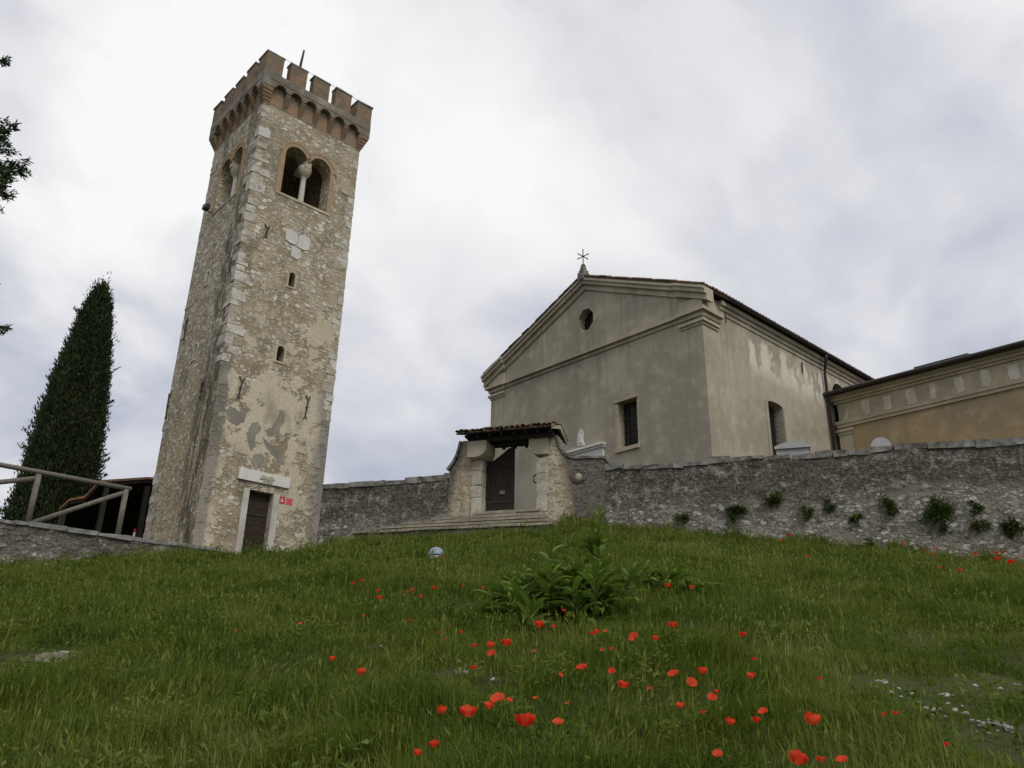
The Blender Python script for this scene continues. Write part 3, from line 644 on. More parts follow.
# ------------------------------------------------------------------ church
CK = (8.09, 31.99)
FW, APY, APZ, SL = 13.6, 6.65, 21.42, 0.445
def build_church():
    t = thing('church', 'plain rendered church with a pedimented gable front and cross on top', 'church', (*CK, 7.8), RZ)
    LEN = 24.0; E0 = APZ - SL * APY            # eave height at y = 0
    # body: facade plane x = 0, flank plane y = 0
    poly = [(0, 7.6), (FW, 7.6), (FW, APZ - SL * (FW - APY)), (APY, APZ), (0, E0)]
    body = MB().prism(poly, lambda a, b: (0, a, b), lambda a, b: (LEN, a, b)).build('wall', MAT['plaster'], t)
    cs = [cutter(MB().box(.75, LEN - .75, .75, FW - .75, 7.8, 17.2), t)]
    oc = [(6.66 + .52 * math.cos(R(22.5 + 45 * i)), 19.38 + .62 * math.sin(R(22.5 + 45 * i))) for i in range(8)]
    cs.append(cutter(MB().prism(oc, lambda a, b: (-.3, a, b), lambda a, b: (.55, a, b)), t))
    cs.append(cutter(MB().prism([(3.70, 12.36), (4.80, 12.36), (4.80, 14.55), (3.70, 14.55)], lambda a, b: (-.3, a, b), lambda a, b: (.6, a, b)), t))
    cs.append(cutter(MB().prism(arch_poly(4.78, 6.06, 11.8, 14.62, 8, .13), lambda a, b: (a, -.3, b), lambda a, b: (a, .55, b)), t))
    cs.append(cutter(MB().prism(arch_poly(11.3, 12.9, 14.4, 16.7, 12), lambda a, b: (a, -.3, b), lambda a, b: (a, .5, b)), t))
    cs.append(cutter(MB().box(-.3, .5, 5.95, 7.55, 7.7, 11.4), t))
    cut(body, cs)
    def grille(fn, u0, u1, z0, z1, o, nu, nz, parent):
        g = MB()
        for i in range(1, nu): u = u0 + (u1 - u0) * i / nu; g.tube([fn(u, o, z0), fn(u, o, z1)], .018, 5)
        for i in range(1, nz): z = z0 + (z1 - z0) * i / nz; g.tube([fn(u0, o + .02, z), fn(u1, o + .02, z)], .015, 5)
        g.build('grille', MAT['iron'], parent)
    Fc = lambda u, o, z: (-o, u, z); Fl = lambda u, o, z: (u, -o, z)
    # oculus
    m = MB().prism(oc, lambda a, b: Fc(a, -.5, b), lambda a, b: Fc(a, -.46, b)).build('round_window', MAT['dark_glass'], t)
    oo = [(6.66 + .60 * math.cos(R(22.5 + 45 * i)), 19.38 + .70 * math.sin(R(22.5 + 45 * i))) for i in range(8)]
    fr = MB()
    for i in range(8):
        k = (i + 1) % 8; fr.prism([oc[i], oo[i], oo[k], oc[k]], lambda a, b: Fc(a, -.02, b), lambda a, b: Fc(a, .014, b))
    fr.build('window_frame', MAT['cornice_stone'], m); grille(Fc, 6.16, 7.16, 18.8, 19.95, -.42, 4, 4, m)
    # facade window
    m = MB().box(3.68, 4.82, -.46, -.42, 12.34, 14.65, 0, Fc).build('barred_window', MAT['dark_glass'], t)
    fr = MB(); fr.box(3.62, 3.70, -.02, .012, 12.3, 14.42, .004, Fc); fr.box(4.80, 4.98, -.02, .025, 12.3, 14.42, .006, Fc); fr.box(3.62, 4.98, -.05, .10, 12.18, 12.356, .006, Fc)
    fr.box(3.62, 4.98, -.02, .05, 14.552, 14.68, .006, Fc)
    fr.build('window_frame', MAT['cream_plaster'], m); grille(Fc, 3.7, 4.8, 12.36, 14.6, -.36, 4, 8, m)
    # flank window
    m = MB().box(4.7, 6.12, -.52, -.48, 11.8, 14.95, 0, Fl).build('barred_window', MAT['dark_glass'], t)
    fr = MB(); fr.box(4.5, 4.72, -.02, .025, 11.8, 14.64, .006, Fl); fr.box(6.1, 6.3, -.02, .025, 11.8, 14.64, .006, Fl)
    fr.build('window_frame', MAT['plaster'], m); grille(Fl, 4.72, 6.1, 11.8, 14.8, -.4, 6, 12, m)
    m = MB().box(11.28, 12.92, -.48, -.44, 14.4, 17.6, 0, Fl).build('arched_window', MAT['dark_glass'], t)
    # portal with pediment moulding
    p = MB(); p.box(5.72, 5.95, -.1, .1, 7.7, 11.4, .005, Fc); p.box(7.55, 7.78, -.1, .1, 7.7, 11.4, .005, Fc); p.box(5.72, 7.78, -.1, .1, 11.404, 11.8, .005, Fc)
    por = p.build('portal', MAT['white_stone'], t)
    p = MB(); p.box(5.68, 8.06, -.05, .12, 11.804, 12.60, .005, Fc)
    for o_, z0, z1 in ((.2, 12.604, 12.70), (.29, 12.704, 12.82)): p.box(5.70 - o_ * .5, 8.06 + o_ * .5, -.05, o_, z0, z1, .003, Fc)
    p.build('portal_cornice', MAT['pale_plaque'], por)
    MB().box(5.95, 7.55, -.45, -.4, 7.75, 11.4, 0, Fc).build('church_door', MAT['dark_wood'], por)
    s = MB(); s.prism([(6.86, 12.98), (7.30, 13.02), (7.34, 13.3), (7.26, 13.6), (7.12, 13.84), (6.98, 13.72), (6.92, 13.5), (6.95, 13.25)], lambda a, b: Fc(a, -.03, b), lambda a, b: Fc(a, .05, b))
    s.prism([(6.98, 13.1), (7.2, 13.12), (7.22, 13.4), (7.12, 13.55), (7.02, 13.4)], lambda a, b: Fc(a, .04, b), lambda a, b: Fc(a, .1, b))
    s.build('carved_relief', MAT['pale_plaque'], t)
    # corner pilasters with mouldings wrapping the corner
    pil = MB(); pil.box(-.007, 1.0, -.007, 1.05, 7.6, 17.3); pil.build('pilaster', MAT['plaster'], t)
    pil = MB(); pil.box(-.007, 1.0, FW - 1.05, FW + .007, 7.6, 17.3); pil.build('pilaster', MAT['plaster'], t)
    cap = MB()
    for z0, z1, o_ in ((16.92, 17.04, .06), (17.044, 17.18, .14)):
        cap.box(-o_, 1.1 + o_ * .3, -o_, 1.1 + o_ * .3, z0, z1, .004)
    cap.build('pilaster_capital', MAT['cornice_stone'], t); cap = MB()
    for z0, z1, o_ in ((16.92, 17.04, .06), (17.044, 17.18, .14)): cap.box(-o_, 1.1 + o_ * .3, FW - 1.1 - o_ * .3, FW + o_, z0, z1, .004)
    cap.build('pilaster_capital', MAT['cornice_stone'], t)
    co = MB()
    for z0, z1, o_ in ((17.34, 17.50, .08), (17.504, 17.64, .22)):
        co.box(-o_, .3, 1.1, FW - 1.1, z0, z1, .003)
    for z0, z1, o_ in ((17.30, 17.50, .12), (17.504, 17.66, .27)):
        for y0, y1 in ((-o_, 1.12), (FW - 1.12, FW + o_)): co.box(-o_, 1.3, y0, y1, z0, z1, .004)
    co.build('horizontal_cornice', MAT['cornice_stone'], t)
    # raking cornices; the end lengths over the pilasters break forward
    rk = MB()
    def rake(y0, y1, o_, d0, d1, thick_in=.3):
        zt = lambda y: APZ - SL * abs(y - APY)
        rk.prism([(y0, zt(y0) + d0), (y1, zt(y1) + d0), (y1, zt(y1) + d1), (y0, zt(y0) + d1)], lambda a, b: (-o_, a, b), lambda a, b: (thick_in, a, b))
    for lo_, hi_, o2 in ((1.15, APY, 0), (APY, FW - 1.15, 0), (-.45, 1.146, .12), (FW - 1.146, FW + .45, .12)):
        for d0, d1, o_ in ((-.40, -.12, .09), (-.116, .07, .24), (.074, .20, .32)): rake(lo_, hi_, o_ + o2, d0, d1)
    rk.build('raking_cornice', MAT['cornice_stone'], t)
    # corner blocks between the horizontal and raking cornices
    for y0, y1 in ((-.12, 1.1), (FW - 1.1, FW + .12)): MB().box(-.13, .9, y0, y1, 17.666, 18.2).build('corner_block', MAT['cornice_stone'], t)
    fc = MB()
    for z0, z1, o_ in ((17.85, 18.05, .05), (18.054, 18.24, .12), (18.244, 18.46, .22)): fc.box(1.31, LEN, -o_, .2, z0, z1, .003); fc.box(1.31, LEN, FW - .2, FW + o_, z0, z1, .003)
    fc.build('eaves_cornice', MAT['plaster'], t)
    # roof
    rf = MB(); zt = lambda y: APZ + .21 - SL * abs(y - APY)
    for y0, y1 in ((-.34, APY), (APY, FW + .34)):
        rf.prism([(y0, zt(y0)), (y1, zt(y1)), (y1, zt(y1) + .13), (y0, zt(y0) + .13)], lambda a, b: (-.30, a, b), lambda a, b: (LEN + .3, a, b))
    roof = rf.build('roof', MAT['roof_tile'], t); set_tint(roof, [.2] * len(roof.data.vertices))
    tl = MB(); tint = []
    def half(y0, y1, x, r, up):
        z0, z1 = zt(y0) + .13, zt(y1) + .13; n = 6; vs = []
        for (yy, zz, rr) in ((y0, z0, r), (y1, z1, r * .85)):
            for q in range(n + 1):
                g = math.pi * q / n; vs.append((x + rr * math.cos(g), yy, zz + up + rr * math.sin(g) * .9))
        tl.add(vs, [(q, q + 1, n + 2 + q, n + 1 + q) for q in range(n)] + [tuple(range(n + 1))])
        tint.extend([rnd.random()] * len(vs))
    for sgn in (-1, 1):                               # verge tiles along both rakes of the front
        y = -.38 if sgn < 0 else FW + .38
        while (y < APY if sgn < 0 else y > APY):
            y2 = y - sgn * .42
            for xx in (-.24, .0, .24): half(y, y2, xx + rnd.uniform(-.02, .02), .1, rnd.uniform(-.03, .01))
            y = y - sgn * .34
    x = .44
    while x < LEN:                                    # tile ends along the flank eaves
        half(-.42, .1, x, .11, rnd.uniform(0, .02)); x += .25
    to = tl.build('verge_tile', MAT['roof_tile'], roof, True); set_tint(to, tint)
    g = MB(); n = 8; zt0 = zt(-.34) + .03
    sec = [(-.34 - .10 + .11 * math.cos(math.pi + math.pi * i / n), zt0 + .11 * math.sin(math.pi + math.pi * i / n)) for i in range(n + 1)]
    sec += [(y + (.015 if y < -.44 else -.015), z + .02) for y, z in reversed(sec)]
    g.prism(sec, lambda a, b: (1.55, a, b), lambda a, b: (LEN, a, b)); g.build('gutter', MAT['gutter_metal'], t)
    MB().tube([(10.2, -.44, zt0 - .1), (10.22, -.42, zt0 - .3), (10.36, -.24, zt0 - .7), (10.4, -.16, zt0 - 1.0), (10.4, -.14, 7.9)], .075, 10).build('drainpipe', MAT['gutter_metal'], t, True)
    MB().tube([(8.3, -.06, 17.05), (8.32, -.06, 17.6)], .035, 6).build('wall_anchor', MAT['iron'], t)
    MB().tube([(1.15, -.44, 17.2), (1.15, -.44, 17.66)], .03, 6).build('wall_anchor', MAT['iron'], t)
    # finial and cross
    f = MB(); f.box(-.36, .1, APY - .2, APY + .2, 21.5, 21.9, .01); f.box(-.32, .06, APY - .16, APY + .16, 21.9, 22.06, .01)
    f.lathe([(.14, 22.06), (.17, 22.14), (.14, 22.22), (.13, 22.32), (.1, 22.4), (.04, 22.44)], -.15, APY, 12)
    fin = f.build('finial', MAT['coping_stone'], t)
    c = MB(); cx = -.15; zc = 22.88
    c.tube([(cx, APY, 22.4), (cx, APY, 23.28)], .026, 6)
    for d in ((.34, 0), (0, .34)): c.tube([(cx - d[0], APY - d[1], zc), (cx + d[0], APY + d[1], zc)], .024, 6)
    for dx, dy, dz in ((.34, 0, 0), (-.34, 0, 0), (0, .34, 0), (0, -.34, 0), (0, 0, .38)): c.lathe([(.01, zc + dz - .045), (.045, zc + dz), (.01, zc + dz + .045)], cx + dx, APY + dy, 6)
    c.build('cross', MAT['iron'], fin)
build_church()

def build_annex():
    c, s = math.cos(RZ), math.sin(RZ); lx, ly = 10.9, -.32
    t = thing('side_chapel', 'low ochre annex with painted frieze beside the church flank', 'annex', (CK[0] + c * lx - s * ly, CK[1] + s * lx + c * ly, 7.8), RZ)
    Fn = lambda u, o, z: (-o, -u, z)          # u runs to the right along the front
    L = 15.0
    MB().box(0, L, -9, 0, 7.6, 14.75, 0, Fn).build('wall', MAT['ochre_plaster'], t)
    MB().box(0.02, L - .02, -8.9, -.02, 14.75, 16.2, 0, Fn).build('frieze', MAT['cream_plaster'], t)
    m = MB(); m.box(-.04, .58, -.6, .06, 7.6, 14.3, .004, Fn); m.build('pilaster', MAT['cream_plaster'], t)
    m = MB()
    for z0, z1, o_, e in ((14.3, 14.45, .1, .05), (14.454, 14.6, .17, .1)): m.box(-e - .02, .6 + e, -.5, o_, z0, z1, .003, Fn)
    m.build('pilaster_capital', MAT['cornice_stone'], t)
    m = MB()
    for z0, z1, o_ in ((14.7, 14.86, .09), (14.864, 15.02, .14)): m.box(-o_, L, -.5, o_, z0, z1, .003, Fn)
    for z0, z1, o_ in ((15.96, 16.08, .09), (16.084, 16.22, .2), (16.224, 16.36, .32)): m.box(-o_, L, -.5, o_, z0, z1, .003, Fn)
    m.build('cornice', MAT['cream_plaster'], t)
    for i in range(12):
        u = .12 + i * 1.1 + rnd.uniform(-.04, .04)
        MB().box(u, u + rnd.uniform(.34, .42), -.01, .004, 15.1, rnd.uniform(15.76, 15.9), .03, lambda a, o, z: Fn(a, .004 if o > 0 else -.03, z)).build('frieze_panel', MAT['faded_paint'], t)
    rf = MB(); rf.prism([(.55, 16.4), (-9.4, 18.6), (-9.4, 18.75), (.55, 16.53)], lambda a, b: Fn(-.35, a, b), lambda a, b: Fn(L + .3, a, b))
    r = rf.build('roof', MAT['roof_tile'], t); set_tint(r, [.15] * len(r.data.vertices))
    MB().tube([Fn(-.45, .6, 16.42), Fn(L + .3, .6, 16.42)], .11, 10).build('gutter', MAT['gutter_metal'], t)
    sk = MB(); sk.box(3.9, 6.3, -1.9, -.2, 0, .08, 0, lambda u, o, z: Fn(u, o, 16.80 - o * .25 + z)); sk.box(3.95, 4.05, -1.5, -.3, 0, .3, 0, lambda u, o, z: Fn(u, o, 16.6 - o * .22 + z)); sk.box(6.1, 6.2, -1.5, -.3, 0, .3, 0, lambda u, o, z: Fn(u, o, 16.6 - o * .22 + z))
    sk.build('roof_panel', MAT['gutter_metal'], t)
build_annex()

# ------------------------------------------------------------------ boundary walls and gateway
WO = Vector((-7.15, 31.28, 0)); WD = Vector((.9495, -.3136, 0)).normalized(); WRZ = math.atan2(WD.y, WD.x)
def on_wall(s, o, z): n = Vector((WD.y, -WD.x, 0)); p = WO + WD * s + n * o; return (p.x, p.y, z)
def wall_run(name, label, s0, s1, top, mat, cope_mat, zb, cope_h=.17, thick=.5, rough=.05, loc=None, rz=None, zfun=None):
    loc = loc or on_wall(s0, 0, zb); rz = WRZ if rz is None else rz
    t = thing(name, label, 'wall', loc, rz)
    n = max(2, int((s1 - s0) / .16)); m = 22; V = []
    for i in range(n + 1):
        u = (s1 - s0) * i / n; zt = top(s0 + u) - cope_h; zl = zfun(s0 + u) if zfun else zb
        for j in range(m + 1):
            z = zl + (zt - zl) * j / m; q = Vector((u * 2.2 + s0, 3, z * 3.2))
            off = rough * (mnoise.noise(q) + .6 * mnoise.noise(q * 2.7))
            V.append((u, -off - .02 * (1 - j / m) * 5 * .5, z - zb))
        V.append((u, thick, zt - zb)); V.append((u, thick, zl - zb))
    k = m + 3; F = []
    for i in range(n):
        for j in range(k - 1):
            a = i * k + j; F.append((a, a + k, a + k + 1, a + 1))
    me = bpy.data.meshes.new('masonry'); me.from_pydata(V, [], F + [tuple(range(k)), tuple(range(n * k + k - 1, n * k - 1, -1))]); me.update(); me.materials.append(MAT[mat])
    o = bpy.data.objects.new('masonry', me); C.objects.link(o); o.parent = t
    c = MB(); u = 0
    while u < s1 - s0 - .05:
        l = min(rnd.uniform(.25, 1.1), s1 - s0 - u); z = top(s0 + u + l / 2); h = rnd.uniform(-.05, .05) * min(1, cope_h / .15)
        c.box(u + .006, u + l - .006, -.05 + rnd.uniform(-.03, .02), thick + .05, z - cope_h - .02, z + h, .028 * min(1, cope_h / .12))
        u += l
    c.build('coping', MAT[cope_mat], t)
    return t
wall_run('boundary_wall', 'stretch of lichen-blackened rubble wall between the tower and the gateway', -.42, 5.2, lambda s: 9.42 + .12 * max(0, (s - 4.2)), 'left_wall_rubble', 'coping_stone', 6.9)
wall_run('boundary_wall', 'long lichen-blackened rubble wall running right from the gateway in front of the church', 10.97, 40.0, lambda s: 9.40 + .05 * math.sin(s * 1.3), 'crusted_wall', 'coping_stone', 6.6,
         zfun=lambda s: float(zbase(on_wall(s, 0, 0)[0])) - .5)
def build_gateway():
    S0, zb = 6.45, 7.4
    t = thing('gateway', 'stone gateway with small tiled roof and one dark door leaf', 'gateway', on_wall(S0, 0, zb), WRZ)
    P = lambda s, o, z: (s - S0, -o, z)
    def pier(poly, name='pier'):
        n = len(poly); m = MB().prism(poly, lambda a, b: P(a, .035, b), lambda a, b: P(a, -.58, b))
        return m.build(name, MAT['gate_stone'], t)
    lw = [(5.17, 7.0), (6.22, 7.0), (6.22, 10.72), (5.64, 10.72), (5.58, 10.42), (5.50, 10.1), (5.36, 9.82), (5.17, 9.56)]
    rw = [(8.76, 7.0), (10.98, 7.0), (10.98, 9.44), (10.94, 9.64), (10.5, 9.68), (9.9, 9.70), (9.64, 9.78), (9.44, 9.98), (9.28, 10.28), (9.20, 10.6), (8.76, 10.62)]
    pier(lw); pier(rw)
    # grey cap stones on the swept wings
    for pts in ([(5.12, 9.62), (5.34, 9.9), (5.48, 10.16), (5.56, 10.44), (5.62, 10.70)], [(9.22, 10.62), (9.30, 10.3), (9.46, 10.0), (9.66, 9.80), (9.92, 9.72), (10.5, 9.70), (11.0, 9.66)]):
        m = MB()
        for (a, b), (c, d) in zip(pts, pts[1:]):
            dx, dz = c - a, d - b; l = math.hypot(dx, dz); nx, nz = -dz / l * .09, dx / l * .09
            m.prism([(a, b), (c, d), (c + nx, d + nz), (a + nx, b + nz)], lambda x, z: P(x, .09, z), lambda x, z: P(x, -.64, z))
        m.build('wing_coping', MAT['coping_stone'], t)
    # jambs of pale stone blocks
    for a, b, cuts in ((6.22, 6.46, (7.0, 8.55, 9.0, 9.55, 9.95)), (8.52, 8.78, (7.0, 7.9, 8.5, 9.3, 9.85))):
        for z0, z1 in zip(cuts, cuts[1:]): m = MB(); m.box(a - (rnd.uniform(0, .2) if a < 7 else 0), b + (rnd.uniform(0, .2) if a > 7 else 0), -.6, .07, z0 + .008, z1 - .008, .02, P); o = m.build('jamb_stone', MAT['dressed_stone'], t); set_tint(o, [rnd.uniform(.3, 1)] * 8)
    # curved stone brackets carrying the beam
    def bracket(s0, sg, ob):
        pts = [(0, 9.96), (.30, 9.96)] + [(.30 + .42 * math.sin(g), 10.30 - .34 * math.cos(g)) for g in [math.pi / 2 * i / 6 for i in range(1, 7)]] + [(.72, 10.56), (0, 10.56)]
        MB().prism([(s0 + sg * a, b) for a, b in pts], lambda a, b: P(a, ob, b), lambda a, b: P(a, -.6, b)).build('bracket', MAT['cornice_stone'], t)
    bracket(6.0, 1, .42); bracket(8.98, -1, .16)
    m = MB(); m.box(6.0, 9.2, -.42, -.2, 10.565, 10.72, .006, P); m.box(6.0, 9.2, .14, .34, 10.565, 10.72, .006, P)
    for i in range(8): s = 5.95 + i * .45; m.box(s, s + .09, -1.15, .62, 10.76, 10.84, .0, lambda a, o, z: P(a, o, z + .125 - .27 * abs(o + .22)))
    m.build('roof_beam', MAT['dark_wood'], t)
    # saddle roof of barrel tiles
    zr = lambda o: 11.03 - .30 * abs(o + .22)
    rb = MB()
    for o0, o1 in ((.72, -.22), (-.22, -1.2)): rb.prism([(o0, zr(o0)), (o1, zr(o1)), (o1, zr(o1) + .05), (o0, zr(o0) + .05)], lambda a, b: P(5.66, a, b), lambda a, b: P(9.26, a, b))
    roof = rb.build('roof', MAT['dark_wood'], t)
    m = MB(); tint = []
    def tile(s, o0, o1, r, up, flip=False):
        n = 6; vs = []
        for o_, rr in ((o0, r), (o1, r * .82)):
            for q in range(n + 1):
                g = math.pi * q / n; vs.append(P(s + rr * math.cos(g), o_, zr(o_) + .05 + up + rr * (math.sin(g) if not flip else .55 - .55 * math.sin(g))))
        b = len(m.v); m.add(vs, [(q, q + 1, n + 2 + q, n + 1 + q) for q in range(n)]); tint.extend([rnd.random()] * len(vs))
        # thickness lip
        vs2 = [(x, y, z - .018) for x, y, z in vs[:n + 1]]; m.add(vs[:n + 1] + vs2, [(q, q + 1, n + 2 + q, n + 1 + q) for q in range(n)]); tint.extend([tint[-1]] * (2 * n + 2))
    for k in range(19):
        s = 5.68 + k * .195
        for side in (1, -1):
            for j in range(3):
                oa = .78 - j * .32 if side > 0 else -1.26 + j * .32
                ob = oa - side * .40
                tile(s + rnd.uniform(-.025, .025), oa + rnd.uniform(-.09, .06), ob, rnd.uniform(.08, .105), .03 + .012 * j + rnd.uniform(0, .05)); tile(s + .098, oa + rnd.uniform(-.03, .02), ob, .085, .0 + .012 * j, True)
    o = m.build('roof_tile', MAT['roof_tile'], roof, True, False); set_tint(o, tint)
    m = MB()
    for s0, s1 in ((9.264, 9.34),):
        for o0, o1 in ((.74, -.22), (-.22, -1.22)): m.prism([(o0, zr(o0) - .06), (o1, zr(o1) - .06), (o1, zr(o1) + .1), (o0, zr(o0) + .1)], lambda a, b: P(s0, a, b), lambda a, b: P(s1, a, b))
    m.build('verge_board', MAT['cornice_stone'], roof)
    # closed left leaf with a swept top, hung inside the opening
    pts = [(6.40, 7.95), (7.54, 7.95), (7.54, 10.50), (7.3, 10.44), (7.0, 10.2), (6.75, 10.03), (6.40, 9.98)]
    leaf = MB().prism(pts, lambda a, b: P(a, -.42, b), lambda a, b: P(a, -.48, b)).build('door_leaf', MAT['dark_wood'], t)
    m = MB()
    for z in (8.4, 9.7): m.box(6.42, 7.5, -.42, -.40, z, z + .1, .003, P)
    for i in range(5): m.box(6.44 + i * .22, 6.455 + i * .22, -.42, -.409, 8.0, 9.98, 0, P)
    m.build('door_batten', MAT['door_wood'], leaf)
    m = MB(); m.box(7.0, 7.2, -.42, -.385, 8.72, 8.86, .01, P); m.build('lock_plate', MAT['rail_wood'], leaf)
    MB().box(6.2, 8.8, -.62, .28, 7.3, 7.93, .01, P).build('threshold', MAT['step_stone'], t)
    m = MB(); m.tube([P(8.5, .0, 9.25), P(8.42, .06, 9.2), P(8.42, .06, 9.0), P(8.5, .0, 8.95)], .03, 6); m.build('latch', MAT['iron'], t)
    # round relief on the right wing
    c = MB(); c.lathe([(.3, 0), (.3, .03), (.24, .05), (.2, .03), (.02, .02)], 0, 0, 20); c.v = [P(10.05 + x, .035 + z, 9.12 + y) for x, y, z in c.v]; wr = c.build('round_relief', MAT['gate_stone'], t, True)
    c = MB(); c.lathe([(.13, 0), (.12, .06), (.07, .1), (.01, .11)], 0, 0, 12); c.v = [P(10.05 + x, .05 + z, 9.04 + y * 1.2) for x, y, z in c.v]; c.build('carved_head', MAT['cornice_stone'], wr, True)
build_gateway()
def build_steps():
    t = thing('stone_steps', 'worn grey stone steps climbing to the gateway', 'steps', on_wall(6.45, 1.0, 6.9), WRZ)
    P = lambda s, o, z: (s - 6.45, 1.0 - o, z)
    for k, (sl_, e) in enumerate(((6.4, 8.75), (4.9, 9.0), (4.05, 9.2), (3.3, 9.4), (2.4, 9.6))):
        z = 7.9 - .19 * k; m = MB(); u = sl_
        while u < e - .05:
            l = min(rnd.uniform(.8, 1.6), e - u); m.box(u + .004, u + l - .004, .12 if k else .285, .56 + .34 * k + rnd.uniform(-.02, .03), z - .085, z + rnd.uniform(-.014, .01), .014, P); u += l
        m.build('tread', MAT['step_stone'], t)
        MB().box(sl_ + .05, e - .05, .12, .47 + .34 * k, z - .5, z - .09, .0, P).build('riser', MAT['riser_stone'], t)
build_steps()

# low retaining wall running left from the tower foot
lc = Vector((-10.71, 28.02, 0)); rd = Vector((math.cos(RZ), math.sin(RZ), 0)); nd_ = Vector((rd.y, -rd.x, 0))
lw0 = lc + rd * (-26) + nd_ * .28
wall_run('retaining_wall', 'low grey retaining wall running left from the foot of the tower', 0, 27.1, lambda s: 6.40 + .01 * math.sin(s), 'low_wall_rubble', 'low_coping', 4.4, cope_h=.09, thick=.42, loc=(lw0.x, lw0.y, 4.4), rz=RZ,
         zfun=lambda s: 2.0 if s < 17 else 4.4)
def build_railing():
    base = lc + nd_ * .1
    t = thing('timber_railing', 'weathered timber railing with diagonal braces on the low wall', 'railing', (base.x, base.y, 6.38), RZ)
    P = lambda s, z: (s, 0, z)
    for s in (-2.42, -5.01, -7.6, -10.2): MB().tube([P(s, 6.36), P(s, 7.9)], .085, 10).build('post', MAT['rail_wood'], t, True)
    MB().tube([P(-11.6, 8.03), P(-6.0, 7.99), P(-2.28, 7.94)], .075, 10).build('top_rail', MAT['rail_wood'], t, True)
    for a, b in ((-5.0, -2.45), (-7.6, -5.05), (-10.2, -7.65)): 
        if a == -5.0: pts = [P(a + .12, 6.45), P(b - .05, 7.78)]
        else: pts = [P(a + .12, 7.0 if a == -7.6 else 6.5), P(b - .05, 7.76)]
        MB().tube(pts, .075, 10).build('brace', MAT['rail_wood'], t, True)
build_railing()
def build_shed():
    o = Vector((-16.73, 33.0, 0)); t = thing('open_shed', 'dark open-fronted timber shed with tiled roof behind the tower', 'shed', (o.x, o.y, 6.3), RZ)
    P = lambda u, d, z: (u + .36 * d, d, z)      # the shed runs back askew, away from the path
    prof = [(-1.25, 8.40), (-.95, 8.82), (-.43, 9.02), (0, 9.74), (1.82, 10.22), (5.5, 10.7)]
    top = [(u, z + .10) for u, z in prof]
    r = MB().prism(prof + top[::-1], lambda a, b: P(a, -.15, b), lambda a, b: P(a, 6, b)).build('roof', MAT['roof_tile'], t); set_tint(r, [.75] * len(r.data.vertices))
    m = MB(); m.prism([(u, z - .12) for u, z in prof] + [(u, z - .006) for u, z in prof[::-1]], lambda a, b: P(a, -.08, b), lambda a, b: P(a, 5.3, b)); m.build('roof_shade_panel', MAT['dark_wood'], t)  # near-black panel added so the underside of the roof looks shaded
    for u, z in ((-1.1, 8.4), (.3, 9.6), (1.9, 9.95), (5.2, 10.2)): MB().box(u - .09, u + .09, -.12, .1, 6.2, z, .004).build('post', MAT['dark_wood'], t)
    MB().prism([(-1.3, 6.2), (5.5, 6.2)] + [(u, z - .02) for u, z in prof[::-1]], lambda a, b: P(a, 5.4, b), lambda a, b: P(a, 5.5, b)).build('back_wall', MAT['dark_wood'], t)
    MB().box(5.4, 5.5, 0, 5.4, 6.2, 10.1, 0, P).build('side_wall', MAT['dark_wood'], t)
    m = MB()
    for i in range(4): m.tube([P(-.4, 3 + .4 * i, 8.2 + .1 * i), P(5.2, 3 + .4 * i, 8.0 + .2 * i)], .05, 6)
    m.build('rafter', MAT['dark_wood'], t)
    s = thing('hanging_board', 'tiny red and white board hanging inside the dark shed', 'board', tuple(o + rd * 1.65 + Vector((0, 0, 7.75)) - Vector((-.676, .737, 0)) * .2), RZ)
    MB().box(-.035, .035, -.02, .02, 7.952, 8.10).build('red_board', MAT['sign_red'], s, zoff=7.75); MB().box(-.035, .035, -.024, .024, 7.75, 7.95).build('white_board', MAT['sign_white'], s, zoff=7.75)
build_shed()
# grave monuments just inside the wall
def churchyard():
    t = thing('gabled_tomb', 'pale grey gabled tomb top showing above the wall under the flank window', 'tomb', (10.02, 28.27, 7.85), WRZ)
    MB().box(-.55, .55, -.3, .3, 7.8, 10.2).build('slab', MAT['tomb_stone'], t)
    MB().prism([(-.60, 10.204), (.60, 10.204), (.60, 10.30), (.1, 10.47), (-.1, 10.47), (-.60, 10.30)], lambda a, b: (a, -.38, b), lambda a, b: (a, .38, b)).build('gable_cap', MAT['tomb_stone'], t)
    t = thing('rounded_gravestone', 'pale round-topped gravestone peeping over the wall before the ochre annex', 'gravestone', (12.9, 27.62, 7.85), WRZ)
    MB().prism(arch_poly(-.34, .34, 7.8, 10.2, 12, .33), lambda a, b: (a, -.08, b), lambda a, b: (a, .08, b)).build('slab', MAT['tomb_stone'], t)
    t = thing('small_gravestone', 'tiny grey pointed gravestone tip above the wall below the church corner', 'gravestone', (8.03, 28.39, 7.85), WRZ)
    MB().prism([(-.2, 7.8), (.2, 7.8), (.18, 9.78), (.07, 9.82), (.05, 10.02), (-.05, 10.02), (-.07, 9.82), (-.18, 9.78)], lambda a, b: (a, -.06, b), lambda a, b: (a, .06, b)).build('slab', MAT['tomb_stone'], t)
churchyard()

